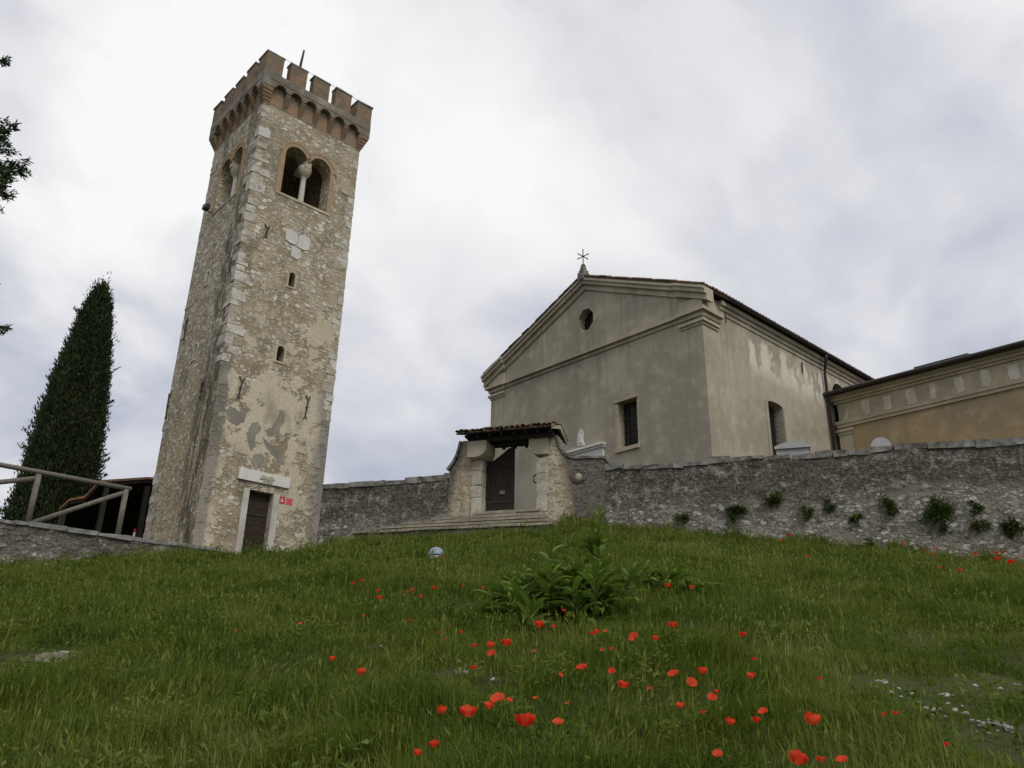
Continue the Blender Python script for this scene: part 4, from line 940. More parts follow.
# ------------------------------------------------------------------ plants
def leaf_cloud(rs, centers, normals_up, length, width, droop=0.0, spread=0.5):
    """short leaf blades growing from centers along given directions; returns V, F, tint"""
    n = len(centers); d = normals_up + rs.normal(0, spread, (n, 3)); d /= np.linalg.norm(d, axis=1)[:, None]
    a = np.cross(d, rs.normal(0, 1, (n, 3))); a /= np.linalg.norm(a, axis=1)[:, None]
    L = length * rs.uniform(.6, 1.35, (n, 1)); Wd = width * rs.uniform(.6, 1.3, (n, 1))
    m = centers + d * L * .5; m[:, 2] -= droop * L[:, 0] * .1; tip = centers + d * L; tip[:, 2] -= droop * L[:, 0] * .4
    V = np.stack([centers, m - a * Wd, tip, m + a * Wd], 1).reshape(-1, 3)
    F = np.arange(n * 4).reshape(n, 4)
    return V, F, np.repeat(rs.uniform(0, 1, n), 4)
def join_clouds(cl):
    Vs, Fs, Ts = [], [], []; b = 0
    for V, F, T in cl: Vs.append(V); Fs.append(F + b); Ts.append(T); b += len(V)
    return np.concatenate(Vs), np.concatenate(Fs), np.concatenate(Ts)

def build_cypress():
    rs = np.random.RandomState(3); x0, y0, z0, H = -20.25, 36.4, 6.3, 13.65
    t = thing('cypress_tree', 'tall dark cone-shaped cypress behind the railing, left of the tower', 'tree', (x0, y0, z0), 0)
    MB().tube([(0, 0, z0 - .2), (0, 0, z0 + H * .6), (.05, 0, z0 + H * .9)], [.3, .16, .04], 8).build('trunk', MAT['bark'], t)
    prof = lambda h: np.interp(h, [0, .06, .2, .42, .68, .88, .97, 1.0], [1.3, 1.52, 1.54, 1.36, 1.06, .66, .36, .05])
    cl = []; nc = 3600
    h = rs.uniform(0.02, 1, nc) ** 1.15; ang = rs.uniform(0, 2 * np.pi, nc)
    lob = 1 + .07 * np.sin(3 * ang + 5 * h) + .11 * np.sin(9 * ang + 2.5 * np.sin(7 * h)) * np.sin(11 * h + 4 * ang) + rs.normal(0, .06, nc)
    rr = prof(h) * lob * np.where(rs.uniform(0, 1, nc) < .8, rs.uniform(.86, 1.0, nc), rs.uniform(.3, .86, nc))
    cen = np.stack([rr * np.cos(ang), rr * np.sin(ang), h * H], 1)
    k = 30
    rep = np.repeat(cen, k, 0) + rs.normal(0, 1, (nc * k, 3)) * np.array([.085, .085, .36])
    up = np.stack([.38 * np.cos(np.repeat(ang, k)), .38 * np.sin(np.repeat(ang, k)), np.ones(nc * k)], 1)
    V, F, T = leaf_cloud(rs, rep, up, .19, .028, 0, .28)
    T = np.clip(T * .4 + np.repeat(np.repeat(rs.uniform(0, .6, nc), k), 4), 0, 1); cl.append((V, F, T))
    # denser shaded growth towards the stem
    ni = 3500; hi_ = rs.uniform(.02, .97, ni); ai = rs.uniform(0, 2 * np.pi, ni); ri = prof(hi_) * rs.uniform(.15, .82, ni)
    ci = np.stack([ri * np.cos(ai), ri * np.sin(ai), hi_ * H], 1); cl.append(leaf_cloud(rs, ci, np.tile(np.array([0, 0, 1.0]), (ni, 1)), .7, .14, 0, .25))
    # a few stray sprigs breaking the outline
    ns = 60; hh = rs.uniform(.1, .97, ns); aa = rs.uniform(0, 2 * np.pi, ns)
    for q in range(ns):
        r0 = float(prof(hh[q])); b = np.array([np.cos(aa[q]), np.sin(aa[q]), 0.9]); ln = rs.uniform(.25, .6)
        c0 = np.array([r0 * np.cos(aa[q]) * .95, r0 * np.sin(aa[q]) * .95, hh[q] * H]); s = rs.uniform(0, 1, (60, 1))
        c = c0 + b * s * ln + rs.normal(0, .03, (60, 3)); cl.append(leaf_cloud(rs, c, np.tile(b, (60, 1)), .13, .022, 0, .3))
    V, F, T = join_clouds(cl); fast_mesh('crown', V, [F], MAT['cypress_leaf'], t, T)
build_cypress()

def build_left_conifer():
    rs = np.random.RandomState(11); D = 15.0
    d = view_dir(-210, 330); bx, by = d.x * D, d.y * D; z0 = float(terrain(bx, by))
    t = thing('conifer_tree', 'ragged dark conifer at the left edge, only its branch tips showing', 'tree', (bx, by, z0), 0)
    tr = MB().tube([(0, 0, z0 - .2), (.05, 0, 7), (0, .05, 12), (0, 0, 15.5)], [.32, .24, .13, .03], 10).build('trunk', MAT['bark'], t, True)
    tips = [(17, 168, .8), (11, 131, .7), (6, 150, .9), (9, 196, .7), (0, 214, .5), (1, 128, .6), (6, 180, .9), (2, 60, .35), (1, 284, .3), (5, 326, .4), (-2, 330, .45), (2, 162, .9), (-2, 145, .8), (4, 172, .9), (-3, 186, .8)]
    ends = []
    for px, py, w_ in tips:
        q = view_dir(px, py); p = EYE + q * (D + rs.uniform(-.8, .8)); ends.append((p.x - bx, p.y - by, p.z, w_))
    for i in range(46):
        a = R(rs.uniform(75, 330)); z = rs.uniform(z0 + 2.2, 15.2); l = max(.3, 2.3 * (1 - (z - z0) / 16) + .3) * rs.uniform(.7, 1.1); ends.append((l * math.cos(a), l * math.sin(a), z, 1))
    cl = []; br = MB()
    for x, y, z, w_ in ends:
        e = np.array([x, y, z]); s = np.array([0, 0, z - .32 * math.hypot(x, y) * rs.uniform(.5, 1.1)]); m_ = (s + e) / 2 + np.array([0, 0, -.08])
        br.tube([tuple(s), tuple(m_), tuple(e)], [.05, .03, .008], 5)
        for q in range(int(22 * max(w_, .5))):
            f = rs.uniform(.35, 1.0) if w_ >= 1 else rs.uniform(.62, 1.0)
            c = (s * (1 - f) ** 2 + 2 * m_ * f * (1 - f) + e * f * f) + rs.normal(0, .06 * w_ + .015, 3)
            dr = (e - s) / np.linalg.norm(e - s) + rs.normal(0, .4, 3) + np.array([0, 0, .25]); dr /= np.linalg.norm(dr)
            n = 30; ss = rs.uniform(0, 1, (n, 1)); cc = c + dr * ss * .22 * max(w_, .5) + rs.normal(0, .02, (n, 3))
            cl.append(leaf_cloud(rs, cc, np.tile(dr, (n, 1)), .085, .014, .2, .5))
    tv = tr.data; br.tube([(0, 0, z0 + .1), (.05, 0, 7), (0, .05, 12), (0, 0, 15.4)], [.2, .15, .09, .02], 8); br.build('branches', MAT['bark'], t)
    V, F, T = join_clouds(cl); V[:, 2] -= z0; fast_mesh('crown', V, [F], MAT['conifer_leaf'], t, T)
build_left_conifer()

def bush(name, label, cat, loc, rad, n, leaf, width, mat, seed, group=None, stem=True, flat=(1, 1, 1), out=None):
    rs = np.random.RandomState(seed); t = thing(name, label, cat, loc, 0, group)
    k = max(6, int(n / 40)); cc = rs.normal(0, .42, (k, 3)); cc /= np.maximum(1, np.linalg.norm(cc, axis=1) / .9)[:, None]
    cc = cc * np.array(rad) * np.array(flat); cc[:, 2] += rad[2] * (.75 if out is None else 0)
    c = np.repeat(cc, n // k, 0) + rs.normal(0, .17, (k * (n // k), 3)) * np.array(rad)
    up = np.tile(np.array([0, 0, .5]) if out is None else np.array(out), (len(c), 1)) + c / np.array(rad) * .4
    V, F, T = leaf_cloud(rs, c, up, leaf, width, .8, .6)
    fast_mesh('foliage', V, [F], MAT[mat], t, T)
    m = MB(); z0 = loc[2]
    for q in range(min(k, 9)): m.tube([(0, 0, z0), tuple(cc[q] * .5 + np.array([0, 0, z0])), tuple(cc[q] + np.array([0, 0, z0]))], [.018, .012, .005], 4)
    m.build('stems', MAT['bark'], t)
    return t
# growth behind the low wall and shed
q = view_dir(2, 505); bush('leafy_shrub', 'light green leafy shrub behind the railing at the left edge', 'shrub', (q.x * 47, q.y * 47, 6.2), (2.0, 2.0, 2.3), 2600, .26, .06, 'shrub_leaf', 5)
q = view_dir(113, 480); bush('young_tree', 'small light green sapling rising behind the shed roof', 'tree', (q.x * 46, q.y * 46, 8.6), (.9, .9, 1.75), 700, .24, .06, 'shrub_leaf', 6)
# tufts rooted in the wall face
TUFTS = [(683, 519, 8, 8, 'small green tuft on the wall base just right of the tall leafy weed'), (737, 512, 13, 10, 'green tuft sloping up the wall beneath the church corner'),
         (772, 500, 11, 9, 'highest green tuft on the wall, below the gabled tomb'), (807, 512, 5, 8, 'narrow green tuft on the wall, left of a wider one'),
         (828, 506, 10, 6, 'low wide green tuft high on the wall beneath the drainpipe'), (855, 517, 6, 4, 'tiny flat green tuft midway along the wall'),
         (888, 507, 11, 10, 'round green tuft on the wall below the rounded gravestone'), (940, 512, 17, 17, 'largest dark green bush growing out of the wall'),
         (976, 507, 8, 7, 'faint sparse tuft upper right of the largest wall bush'), (981, 527, 10, 7, 'low green tuft right of the largest wall bush'),
         (1014, 528, 11, 11, 'dark green tuft on the wall at the right edge'), (871, 545, 7, 6, 'green tuft at the wall foot between poppies'), (945, 530, 8, 6, 'ragged tuft hanging just under the largest wall bush')]
nrm = Vector((WD.y, -WD.x, 0))
for i, (px, py, rw, rh, lab) in enumerate(TUFTS):
    d = view_dir(px, py); tt = (WO - EYE).dot(nrm) / d.dot(nrm) - .05; p = EYE + d * tt; sc_ = tt / FOC * 1.06
    n = int(150 + 3.6 * rw * rh * (1 if i != 8 else .4)); k_ = rnd.uniform(.62, .9)
    bush('wall_plant', lab, 'wall plant', tuple(p), (rw * sc_ * k_, .16, rh * sc_ * k_ * rnd.uniform(.8, 1.1)), n, rnd.uniform(.11, .17), rnd.uniform(.016, .028), ('wall_plant_leaf', 'shrub_leaf')[i % 3 == 1], 20 + i, 'plants rooted in the boundary wall', out=(nrm.x * .7, nrm.y * .7, .35))

# broad-leaved weeds in the meadow
def lance_leaf(mb, tint, base, az, el, length, width, bend, rs):
    """a pointed leaf folded along the midrib, arching over"""
    n = 7; p = Vector(base); a = el; side = Vector((-math.sin(az), math.cos(az), 0)); b = len(mb.v); tv = rs.uniform(.1, .9)
    wav = rs.uniform(-.5, .5)
    for i in range(n + 1):
        f = i / n; w_ = width * (math.sin(math.pi * min(1, f * .93 + .05)) ** .8) * (1 - .15 * f)
        up = Vector((-math.sin(a) * math.cos(az), -math.sin(a) * math.sin(az), math.cos(a)))
        s2 = side + Vector((0, 0, wav * f))
        mb.v += [tuple(p - s2 * w_ + up * w_ * .35), tuple(p), tuple(p + s2 * w_ + up * w_ * .35)]; tint.extend([tv, tv * .85 + .15, tv])
        p = p + Vector((math.cos(a) * math.cos(az), math.cos(a) * math.sin(az), math.sin(a))) * (length / n); a -= bend / n * (.5 + f)
    for i in range(n):
        k = b + 3 * i; mb.f += [(k, k + 1, k + 4, k + 3), (k + 1, k + 2, k + 5, k + 4)]
def weed(label, spot, tall, nst, per, spread, llen, lwid, seed, top_el=1.1):
    rs = random.Random(seed); z0 = spot.z; t = thing('broad_leaf_weed', label, 'weed', tuple(spot), 0, 'broad-leaved weeds in the meadow')
    m = MB(); tint = []; st = MB()
    for s in range(nst):
        g = 2.4 * s + rs.uniform(-.4, .4); r0 = spread * math.sqrt((s + .2) / nst) if nst > 1 else 0
        bx, by = r0 * math.cos(g), r0 * math.sin(g); hs = tall * rs.uniform(.55, .95) * (1 - .35 * r0 / max(spread, .01)) if s else tall
        lx, ly = .3 * hs * math.cos(g) * min(1, r0 * 3), .3 * hs * math.sin(g) * min(1, r0 * 3); zb = float(terrain(spot.x + bx, spot.y + by)) - .03
        st.tube([(bx, by, zb), (bx + lx * .4, by + ly * .4, zb + hs * .5), (bx + lx, by + ly, zb + hs * .97)], [.016, .012, .005], 6)
        for i in range(per):
            f = (i + .5) / per; az = i * 2.4 + rs.uniform(-.4, .4); fx = f * f * .6 + .4 * f
            lance_leaf(m, tint, (bx + lx * fx, by + ly * fx, zb + hs * (.04 + .92 * f)), az, .45 + (top_el - .45) * f + rs.uniform(-.2, .2), llen * (1.1 - .5 * f) * rs.uniform(.75, 1.2), lwid * (1.1 - .4 * f) * rs.uniform(.8, 1.15), rs.uniform(.9, 1.9) * (1 - .3 * f), rs)
    o = m.build('leaves', MAT['broad_leaf'], t, True, False); set_tint(o, tint)
    o = st.build('stems', MAT['stem_green'], t); set_tint(o, [.4] * len(o.data.vertices))
def foot(px, py): return meadow_spot(px, py, 0.0)[0]
weed('dark bushy broad-leaved weed, left half of the central clump in the meadow', foot(541, 618), .92, 10, 18, .52, .52, .066, 1, 1.0)
weed('paler broad-leaved weed, right half of the central clump', foot(592, 620), .88, 8, 17, .42, .52, .066, 2, 1.0)
weed('tall slender weed standing behind the central clump against the wall', foot(597, 568), 1.12, 2, 24, .10, .52, .066, 3, 1.0)
weed('spreading low broad-leaved weed right of the central clump', foot(660, 592), .5, 6, 13, .42, .5, .06, 4, .9)
weed('small rosette of long pointed leaves at the foot of the central clump', foot(526, 640), .42, 3, 9, .14, .46, .055, 5, 1.1)
weed('lone wide-leaved weed at the bottom edge near the poppies', foot(346, 776), .2, 1, 8, 0, .22, .075, 6, .7)

# ------------------------------------------------------------------ meadow stones and the small dome
def stone(spot, sx, sy, sz, seed, label, group=None, name='meadow_stone'):
    rs = random.Random(seed); bm = bmesh.new(); bmesh.ops.create_icosphere(bm, subdivisions=2, radius=1)
    o_ = Vector((rs.uniform(0, 50), rs.uniform(0, 50), 0))
    for v in bm.verts:
        k = 1 + .35 * mnoise.noise(v.co * 1.3 + o_) + .12 * mnoise.noise(v.co * 4 + o_); v.co = Vector((v.co.x * sx * k, v.co.y * sy * k, max(-.5, v.co.z) * sz * k))
    me = bpy.data.meshes.new(name); bm.to_mesh(me); bm.free(); me.materials.append(MAT['meadow_stone'])
    o = bpy.data.objects.new(name, me); C.objects.link(o); o.location = spot + Vector((0, 0, sz * .12)); o.rotation_euler = (0, 0, rs.uniform(0, 6)); tag(o, label, 'stone', group)
CLEAR = []            # spots where the grass stays short
def clear(p, r): CLEAR.append((p.x, p.y, r))
for i, (px, py, w_) in enumerate([(884, 685, 9), (878, 682, 6), (890, 694, 8), (898, 690, 5), (912, 695, 5), (944, 697, 10), (953, 698, 6), (958, 699, 5), (935, 713, 6), (940, 710, 5), (931, 717, 5), (955, 711, 6), (966, 716, 7), (984, 729, 9), (994, 727, 9), (1004, 729, 12), (1010, 731, 8), (990, 735, 6), (968, 752, 9), (975, 688, 6), (1016, 686, 6), (1000, 690, 5), (901, 698, 4), (888, 699, 3), (876, 688, 4), (906, 700, 3), (918, 704, 4), (926, 709, 4), (948, 704, 4), (962, 707, 3), (972, 721, 4), (979, 724, 4), (988, 722, 3), (998, 733, 5), (1013, 737, 5), (1020, 741, 4), (977, 733, 3), (946, 719, 3), (893, 686, 4)]):
    p = foot(px, py); k = (p - EYE).length / FOC * w_ * .52; clear(p, (.30 if py < 700 else .2) + k)
    stone(p, k, k * .8, k * .6, 40 + i, 'pale stone lying among others on the bare patch at the lower right', 'pale stones on the bare patch')
for px, py, w_, lab in ((461, 674, 13, 'flat grey stone in the grass left of the central poppies'), (493, 682, 8, 'small grey stone just right of the flat grey stone'), (381, 647, 5, 'tiny pale stone in the grass upper left of the poppies')):
    p = foot(px, py); k = (p - EYE).length / FOC * w_ * .6; clear(p, .2 + k); stone(p, k * .8, k * .6, k * .5, int(px), lab)
def slab():
    p = foot(42, 661); p2 = foot(72, 663); clear(p, .5); clear(p2, .4); clear(foot(14, 659), .45); clear(foot(28, 660), .45)
    o = thing('stone_slab', 'long pale flat stone slab sunk in the grass at the left edge', 'slab', tuple(p), math.atan2(p2.y - p.y, p2.x - p.x))
    for a, b in ((-.34, -.05), (-.03, .17), (.19, .33)): MB().box(a, b, -.10, .10, p.z - .05, p.z + rnd.uniform(.06, .085), .022).build('slab_piece', MAT['riser_stone' if b < 0 else 'step_stone'], o)
slab()
def dome():
    p, s = meadow_spot(436, 558, 0.06); clear(p, .08)
    o = thing('garden_dome', 'smooth blue-grey dome in the grass below the gateway steps', 'dome', tuple(p), 0); r = s / FOC * 8.4
    MB().lathe([(r * math.cos(a), p.z + .10 + r * 1.02 * math.sin(a)) for a in [R(90 * i / 10) for i in range(10)]] + [(.01, p.z + .10 + r * 1.02)], 0, 0, 28).build('shell', MAT['dome_paint'], o, True)
    MB().lathe([(r * 1.06, p.z - .15), (r * 1.04, p.z + .06), (r * .9, p.z + .098)], 0, 0, 28).build('base_ring', MAT['grey_cement'], o, True)
dome()

# ------------------------------------------------------------------ poppies
def poppy_proto(kind, seed):
    rs = random.Random(seed); t = thing('poppy', 'red poppy', 'poppy')
    m = MB(); tint = []; nr, na = 5, 9
    for p in range(4):
        a0 = p * math.pi / 2 + rs.uniform(-.15, .15); inner = p % 2; sp = 1.25 if inner else 1.15; tv = rs.uniform(.2, .8); b = len(m.v); ph = rs.uniform(0, 6)
        for i in range(nr + 1):
            f = i / nr
            if kind == 0: rad, hh = .5 * math.sin(min(1, f * 1.02) * 1.45), .50 * f ** 1.7          # open cup
            elif kind == 1: rad, hh = .50 * f ** .85, .46 * f * (1 - .3 * f)   # wide open
            else: rad, hh = .46 * math.sin(f * 2.05), .30 * (1 - math.cos(f * 2.2)) + .16 * f               # half closed
            for j in range(na + 1):
                g = (j / na - .5) * 2 * sp * (.35 + .65 * f ** .5); ruf = .055 * f * f * math.sin(3 * g + ph) + .045 * f * f * math.sin(8 * g + ph * 2) - .06 * f * abs(g / sp) ** 2
                r2 = rad * (1 - .05 * abs(g / sp) ** 4) + .02 * f * math.sin(7 * g + ph)
                m.v.append((r2 * math.cos(a0 + g), r2 * math.sin(a0 + g), hh + ruf + .012 * inner + rs.uniform(-.006, .006))); tint.append(tv)
        for i in range(nr):
            for j in range(na):
                k = b + i * (na + 1) + j; m.f.append((k, k + 1, k + na + 2, k + na + 1))
    o = m.build('petals', MAT['poppy_petal'], t, True, False, zoff=0); set_tint(o, tint)
    MB().lathe([(.02, 0), (.05, .04), (.055, .08), (.04, .11), (.01, .12)], 0, 0, 8).build('seed_head', MAT['lamp_black'], t, True, zoff=0)
    s = MB().tube([(0, 0, 0), (.05, .02, -1.6), (.12, -.05, -3.4), (.1, 0, -5.4)], [.022, .02, .022, .026], 5).build('stem', MAT['stem_green'], t); set_tint(s, [.5] * len(s.data.vertices))
    return t
protos = [poppy_proto(0, 1), poppy_proto(1, 2), poppy_proto(2, 3), poppy_proto(0, 4)]
CENTRE = 'small red poppy scattered in the middle of the meadow, right of centre'
UPL = 'tiny orange-red poppy in the grass between the dome and the central weeds'
FARL = 'tiny far poppy in the grass left of the blue-grey dome'
WALLP = 'tiny red poppy in the grass along the foot of the right-hand wall'
LOWR = 'tiny red poppy on the grass near the pale stones at lower right'
# (px, py, width in px, kind, label)
POP = [(525, 728, 20, 0, 'largest wide-open red poppy at the bottom, below centre'), (813, 728, 14, 2, 'tall red poppy with dark heart, rightmost big bloom near the bottom'),
 (796, 765, 18, 0, 'big red poppy cut by the bottom edge, leftmost of three there'), (821, 764, 8, 0, 'small middle poppy of three at the bottom edge, right of centre'), (843, 766, 10, 1, 'rightmost poppy of three touching the bottom edge'),
 (468, 720, 16, 0, 'orange-red poppy left of the largest bloom with spread petals'), (442, 714, 10, 2, 'upright red poppy left of the spread orange-red bloom'), (489, 710, 10, 0, 'poppy at the lower left of a touching pair above the largest bloom'), (498, 702, 14, 1, 'poppy at the upper right of a touching pair above the largest bloom'),
 (558, 725, 11, 1, 'flat red poppy right beside the largest bloom'), (434, 747, 9, 0, 'dark red poppy low left, upper of two near the bottom'), (417, 758, 8, 0, 'dull red poppy low left, lower of two near the bottom'),
 (361, 676, 9, 2, 'red poppy alone on the left, right one of an isolated pair'), (332, 662, 7, 0, 'leftmost red poppy of the meadow, alone in the grass'),
 (539, 629, 10, 0, 'bright red poppy directly below the central weeds'), (554, 628, 5, 0, 'tiny poppy beside the bright one below the central weeds'),
 (506, 647, 11, 0, 'bright poppy, right of three clustered left of centre'), (490, 648, 8, 2, 'round poppy, middle of three clustered left of centre'), (492, 656, 8, 1, 'flat poppy under the three clustered blooms left of centre'), (474, 648, 6, 0, 'small poppy, left of three clustered blooms left of centre'),
 (474, 670, 6, 0, 'small poppy above the flat grey stone'), (582, 671, 11, 1, 'spread orange poppy in the open grass below the weeds'), (612, 674, 7, 1, 'small faded poppy right of the spread orange poppy'), (623, 689, 11, 0, 'red poppy below the small faded poppy, right of centre'),
 (635, 639, 10, 1, 'dull orange poppy right of the central weeds'), (656, 641, 7, 0, 'small poppy just right of the dull orange one'), (673, 628, 9, 0, 'bright poppy right of the central weeds, highest of its trio'), (597, 634, 6, 0, 'left one of two touching small poppies under the weeds'), (592, 636, 6, 0, CENTRE),
 (674, 678, 11, 1, 'wide poppy at the left of the right-hand cluster'), (668, 588, 6, 0, 'small poppy at the base of the low spreading weed'), (522, 571, 4, 0, 'tiny poppy on the left flank of the central weeds'), (564, 613, 4, 0, CENTRE),
 (703, 675, 9, 2, 'upright poppy, topmost of the right-hand cluster'), (691, 685, 10, 1, 'double-looking poppy under the topmost of the right-hand cluster'), (752, 679, 8, 0, 'round poppy alone right of the right-hand cluster'), (743, 637, 7, 0, 'red poppy alone high in the grass at right of centre'), (755, 661, 5, 0, 'small poppy between the high lone one and the round one'),
 (712, 701, 9, 1, 'orange flat poppy below the right-hand cluster'), (681, 708, 8, 0, 'red poppy below left of the right-hand cluster'), (730, 729, 9, 2, 'upright red poppy left of the pair above the tall dark-hearted one'), (764, 718, 9, 1, 'upper poppy of a close pair left of the tall dark-hearted one'), (757, 727, 8, 0, 'lower poppy of a close pair left of the tall dark-hearted one'), (718, 761, 9, 1, 'orange poppy near the bottom edge, left of three cut blooms'),
 (461, 634, 4, 0, CENTRE), (534, 654, 4, 1, CENTRE), (602, 651, 4, 1, CENTRE), (611, 650, 4, 0, CENTRE), (605, 633, 4, 1, CENTRE), (509, 703, 6, 1, CENTRE), (560, 677, 5, 1, CENTRE), (567, 707, 4, 1, CENTRE), (535, 701, 5, 1, CENTRE), (650, 692, 4, 1, CENTRE), (717, 696, 4, 0, CENTRE), (703, 714, 4, 0, CENTRE), (820, 681, 4, 0, CENTRE),
 (379, 600, 6, 0, UPL), (378, 592, 4, 0, UPL), (412, 591, 4, 0, UPL), (406, 593, 3, 0, UPL), (421, 598, 4, 0, UPL), (434, 590, 5, 0, UPL), (442, 559, 3, 0, 'tiny poppy right beside the blue-grey dome'), (463, 587, 3, 0, UPL), (483, 589, 4, 0, UPL), (438, 634, 3, 0, UPL), (446, 641, 3, 0, UPL), (409, 622, 3, 0, UPL),
 (353, 584, 4, 0, FARL), (362, 582, 4, 0, FARL), (363, 617, 3, 0, FARL), (236, 632, 3, 1, FARL), (300, 626, 4, 1, FARL),
 (884, 717, 4, 0, LOWR), (896, 717, 5, 0, LOWR), (947, 748, 5, 0, LOWR),
 (692, 589, 5, 0, 'small poppy right of the low spreading weed'), (807, 557, 3, 0, WALLP), (781, 541, 3, 0, WALLP), (789, 537, 4, 0, WALLP), (810, 535, 3, 0, WALLP), (960, 572, 4, 0, WALLP), (940, 569, 3, 0, WALLP), (928, 553, 3, 0, WALLP), (937, 550, 3, 0, WALLP), (904, 545, 3, 0, WALLP), (976, 555, 4, 0, WALLP), (996, 554, 3, 0, WALLP), (1002, 552, 4, 0, WALLP), (996, 560, 4, 0, WALLP), (1000, 559, 3, 0, WALLP), (1011, 564, 6, 0, 'largest poppy at the wall foot by the right edge'), (933, 556, 3, 0, WALLP)]
POP_XY = []
for i, (px, py, w_, kind, lab) in enumerate(POP):
    h = rnd.uniform(.26, .36) if py > 620 else rnd.uniform(.32, .42)
    spot, s = meadow_spot(px, py, h)
    src = protos[kind] if kind else protos[(0, 3)[i % 2]]
    o = copy_tree(src); dist = s * math.sqrt(1 + view_dir(px, py).z ** 2)
    size = max(.03, w_ * dist / FOC * 1.02)
    # meadow_spot stops at the first step below the wanted height, so keep the bloom at that height
    o.location = (spot.x, spot.y, spot.z + h); o.scale = (size,) * 3
    tilt = (rnd.uniform(-.15, .42) if kind != 1 else rnd.uniform(.35, .95)) if kind != 2 else rnd.uniform(.05, .3); az = rnd.uniform(-2.4, -.7)   # faces mostly turned down the slope
    o.rotation_euler = Matrix.Rotation(tilt, 3, Vector((-math.sin(az), math.cos(az), 0))).to_euler()
    tag(o, lab, 'poppy', 'red poppies in the meadow')
    for c in o.children:
        if c.name.startswith('stem'): c.scale = (1, 1, max(.6, h / size / 5.2))
    POP_XY.append((spot.x, spot.y))
for p in protos:
    for c in list(p.children): bpy.data.objects.remove(c)
    bpy.data.objects.remove(p)

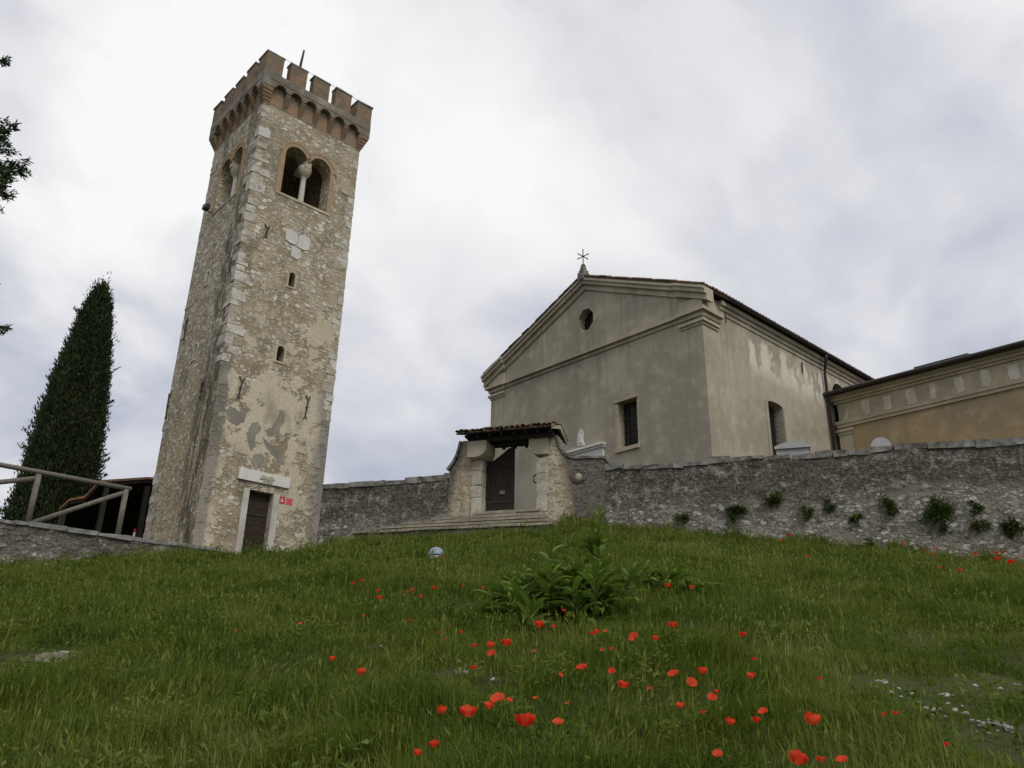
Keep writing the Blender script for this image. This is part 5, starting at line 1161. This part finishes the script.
# ------------------------------------------------------------------ grass
def build_grass():
    rs = np.random.RandomState(42); n = 720000
    d = rs.uniform(3.4, 34, n); a = rs.uniform(-.86, .86, n); y = d * 0.97; x = a * y
    yb = ybase(x); st = np.clip((d - 8) / 20, 0, 1)
    s_w = (x - WO.x) * WD.x + (y - WO.y) * WD.y; o_w = (x - WO.x) * nrm.x + (y - WO.y) * nrm.y
    keep = (y < yb - .05) & ~((s_w > 1.2) & (s_w < 9.0) & (o_w < .6 + np.interp(s_w, [1.3, 2.45, 3.5, 4.6, 6.15, 9.2], [1.4, 1.3, 1.0, .7, .5, .5])))
    pn = np.sin(1.3 * x + .5 * y) * np.sin(1.1 * y - .6 * x + 1) + .7 * np.sin(2.9 * x - 1.7 * y + 2) * np.sin(2.3 * y + 1.1 * x) + .5 * np.sin(6.1 * x + 2.3 * y) * np.sin(5.3 * y - 3.1 * x)
    short = np.ones(n)
    tuft = np.clip(.5 + .9 * np.sin(3.3 * x + 1.4 * np.sin(2.1 * y)) * np.sin(3.9 * y + 1.7 * np.sin(1.9 * x)) + .4 * np.sin(9 * x + 2 * y) * np.sin(8 * y - 3 * x), 0, 1.3)
    for cx, cy, r in CLEAR:
        q = np.hypot(x - cx, y - cy); short = np.minimum(short, np.clip((q - r * .5) / (r * .9), .2, 1))
        front = (np.abs(x - cx) < r * .9) & (y < cy) & (y > cy - .55 - r); short = np.where(front, np.minimum(short, .42), short)
    bare = np.exp(-(((x - 5.4) / 1.9) ** 2 + ((y - 9.3) / 1.6) ** 2)); 
    keep &= rs.uniform(0, 1, n) < np.where(short < .4, .55, 1) * (1 - .2 * bare)
    x, y, d, pn, short, st, yb, bare, tuft = (q[keep] for q in (x, y, d, pn, short, st, yb, bare, tuft)); n = len(x)
    z = terrain(x, y) - .02
    H = (.13 + .05 * np.clip(pn, -1, 1.4) + .10 * rs.uniform(0, 1, n) ** 2) * (1 - .35 * bare) * (.68 + .42 * tuft)
    edge = np.clip(1 - (yb - y) / 2.2, 0, 1); H = H * (1 + edge * np.clip(.65 + 1.1 * np.sin(2.3 * x + 1) * np.sin(5.1 * x) + .6 * rs.normal(0, .5, n), 0, 2.2)); H *= short
    tall = rs.uniform(0, 1, n) < .032; H = np.where(tall, H * 1.7 + .06 * short, H)
    Wd = d / FOC * np.where(tall, .45, rs.uniform(.55, 1.25, n)) * np.clip(.46 + .2 * (9 - d) / 5, .44, .66) + .0006
    az = rs.uniform(0, 2 * np.pi, n); lean = rs.uniform(.1, .95, n) ** 1.2 * np.where(tall, .45, 1.0)
    fl = 2.5 * np.sin(.8 * x + .5 * y) + 2.0 * np.sin(1.3 * y - .7 * x)
    caz = np.cos(az) + .55 * np.cos(fl); saz = np.sin(az) + .55 * np.sin(fl) - .2
    yaw = rs.uniform(0, np.pi, n); wx, wy = np.cos(yaw) * Wd, np.sin(yaw) * Wd * .6
    p0 = np.stack([x, y, z], 1); m = p0 + np.stack([caz * lean * H * .32, saz * lean * H * .32, H * .6], 1)
    tip = p0 + np.stack([caz * lean * H * .95, saz * lean * H * .95, H * (1 - .35 * lean)], 1); w3 = np.stack([wx, wy, 0 * wx], 1)
    V = np.stack([p0 - w3, p0 + w3, m + w3 * .85, m - w3 * .85, tip], 1).reshape(-1, 3); b = np.arange(n)[:, None] * 5
    tint = np.clip(rs.normal(.42, .2, n) + .14 * np.clip(pn, -1, 1) - .10 * (tuft - .5) + np.where(tall, .24, 0) + .05 * edge, 0, 1)
    o = fast_mesh('meadow_grass', V, [b + np.array([[0, 1, 2, 3]]), b + np.array([[3, 2, 4]])], MAT['grass_blades'], None, np.repeat(tint, 5))
    tag(o, 'long unmown meadow grass covering the slope', 'grass', kind='stuff')
    # low broad leaflets between the blades
    q = rs.uniform(0, 1, n) < np.where(pn > .2, .42, .2); kx, ky, kd = x[q] + rs.normal(0, .05, q.sum()), y[q] + rs.normal(0, .05, q.sum()), d[q]; m_ = len(kx)
    # taller clumps of weeds, each with its own shade
    nc = 420; cdv = rs.uniform(4.2, 29, nc); cxv = cdv * rs.uniform(-.72, .72, nc); cyv = cdv.copy(); okc = cyv < ybase(cxv) - .5
    cxv, cyv = cxv[okc], cyv[okc]; kk = 110; cr_ = np.repeat(rs.uniform(.08, .30, len(cxv)), kk); ga = rs.uniform(0, 6.28, len(cr_)); gr = cr_ * np.sqrt(rs.uniform(0, 1, len(cr_)))
    ex, ey = np.repeat(cxv, kk) + gr * np.cos(ga), np.repeat(cyv, kk) + gr * np.sin(ga)
    eb = np.stack([ex, ey, terrain(ex, ey) + rs.uniform(.02, 1, len(ex)) * (.10 + .55 * cr_)], 1)
    ev, ef, et = leaf_cloud(rs, eb, np.stack([np.cos(ga) * .7, np.sin(ga) * .7, .6 + 0 * ga], 1), .06, .011, .5, .4)
    o = fast_mesh('meadow_weeds', ev, [ef], MAT['grass_blades'], None, np.clip(et * .3 + np.repeat(np.repeat(rs.uniform(-.05, .5, len(cxv)), kk), 4), 0, 1))
    tag(o, 'low leafy weed clumps scattered through the meadow', 'weeds', kind='stuff')
    base = np.stack([kx, ky, terrain(kx, ky) + H[q] * rs.uniform(.25, .85, m_)], 1)
    lv, lf, lt = leaf_cloud(rs, base, np.tile(np.array([0, -.3, .5]), (m_, 1)), 1.0, 1.0, 0, .9)
    lv = lv.reshape(-1, 4, 3); c0 = lv[:, :1]; sz = (kd / FOC * 1.7 + .010)[:, None, None]; dv = lv - c0
    mid_ = (dv[:, 1:2] + dv[:, 3:4]) / 2; wv = (dv[:, 1:2] - dv[:, 3:4]) / 2
    lv = np.concatenate([c0, c0 + (mid_ + wv * .22) * sz, c0 + dv[:, 2:3] * sz, c0 + (mid_ - wv * .22) * sz], 1).reshape(-1, 3)
    o = fast_mesh('meadow_herbs', lv, [lf], MAT['grass_blades'], None, np.clip(lt * .5 + .12 + np.repeat(.12 * np.clip(pn[q], -1, 1), 4), 0, 1))
    tag(o, 'small-leaved herbs mixed through the meadow grass', 'herbs', kind='stuff')
    # seed heads on the tall stalks
    k = np.where(tall)[0]; k = k[rs.uniform(0, 1, len(k)) < .6]; c = tip[k]; dirs = tip[k] - m[k]; dirs /= np.linalg.norm(dirs, axis=1)[:, None]
    L = .05 + .05 * rs.uniform(0, 1, (len(k), 1)); s = np.stack([np.cos(yaw[k]), np.sin(yaw[k]), 0 * k], 1) * (d[k][:, None] / FOC * .85 + .0015)
    V = np.stack([c - dirs * L * .5, c + s, c + dirs * L * .6, c - s], 1).reshape(-1, 3)
    o = fast_mesh('grass_seed_heads', V, [np.arange(len(k) * 4).reshape(-1, 4)], MAT['grass_blades'], None, np.full(len(k) * 4, .72))
    tag(o, 'pale seed heads standing above the meadow grass', 'grass', kind='stuff')
build_grass()
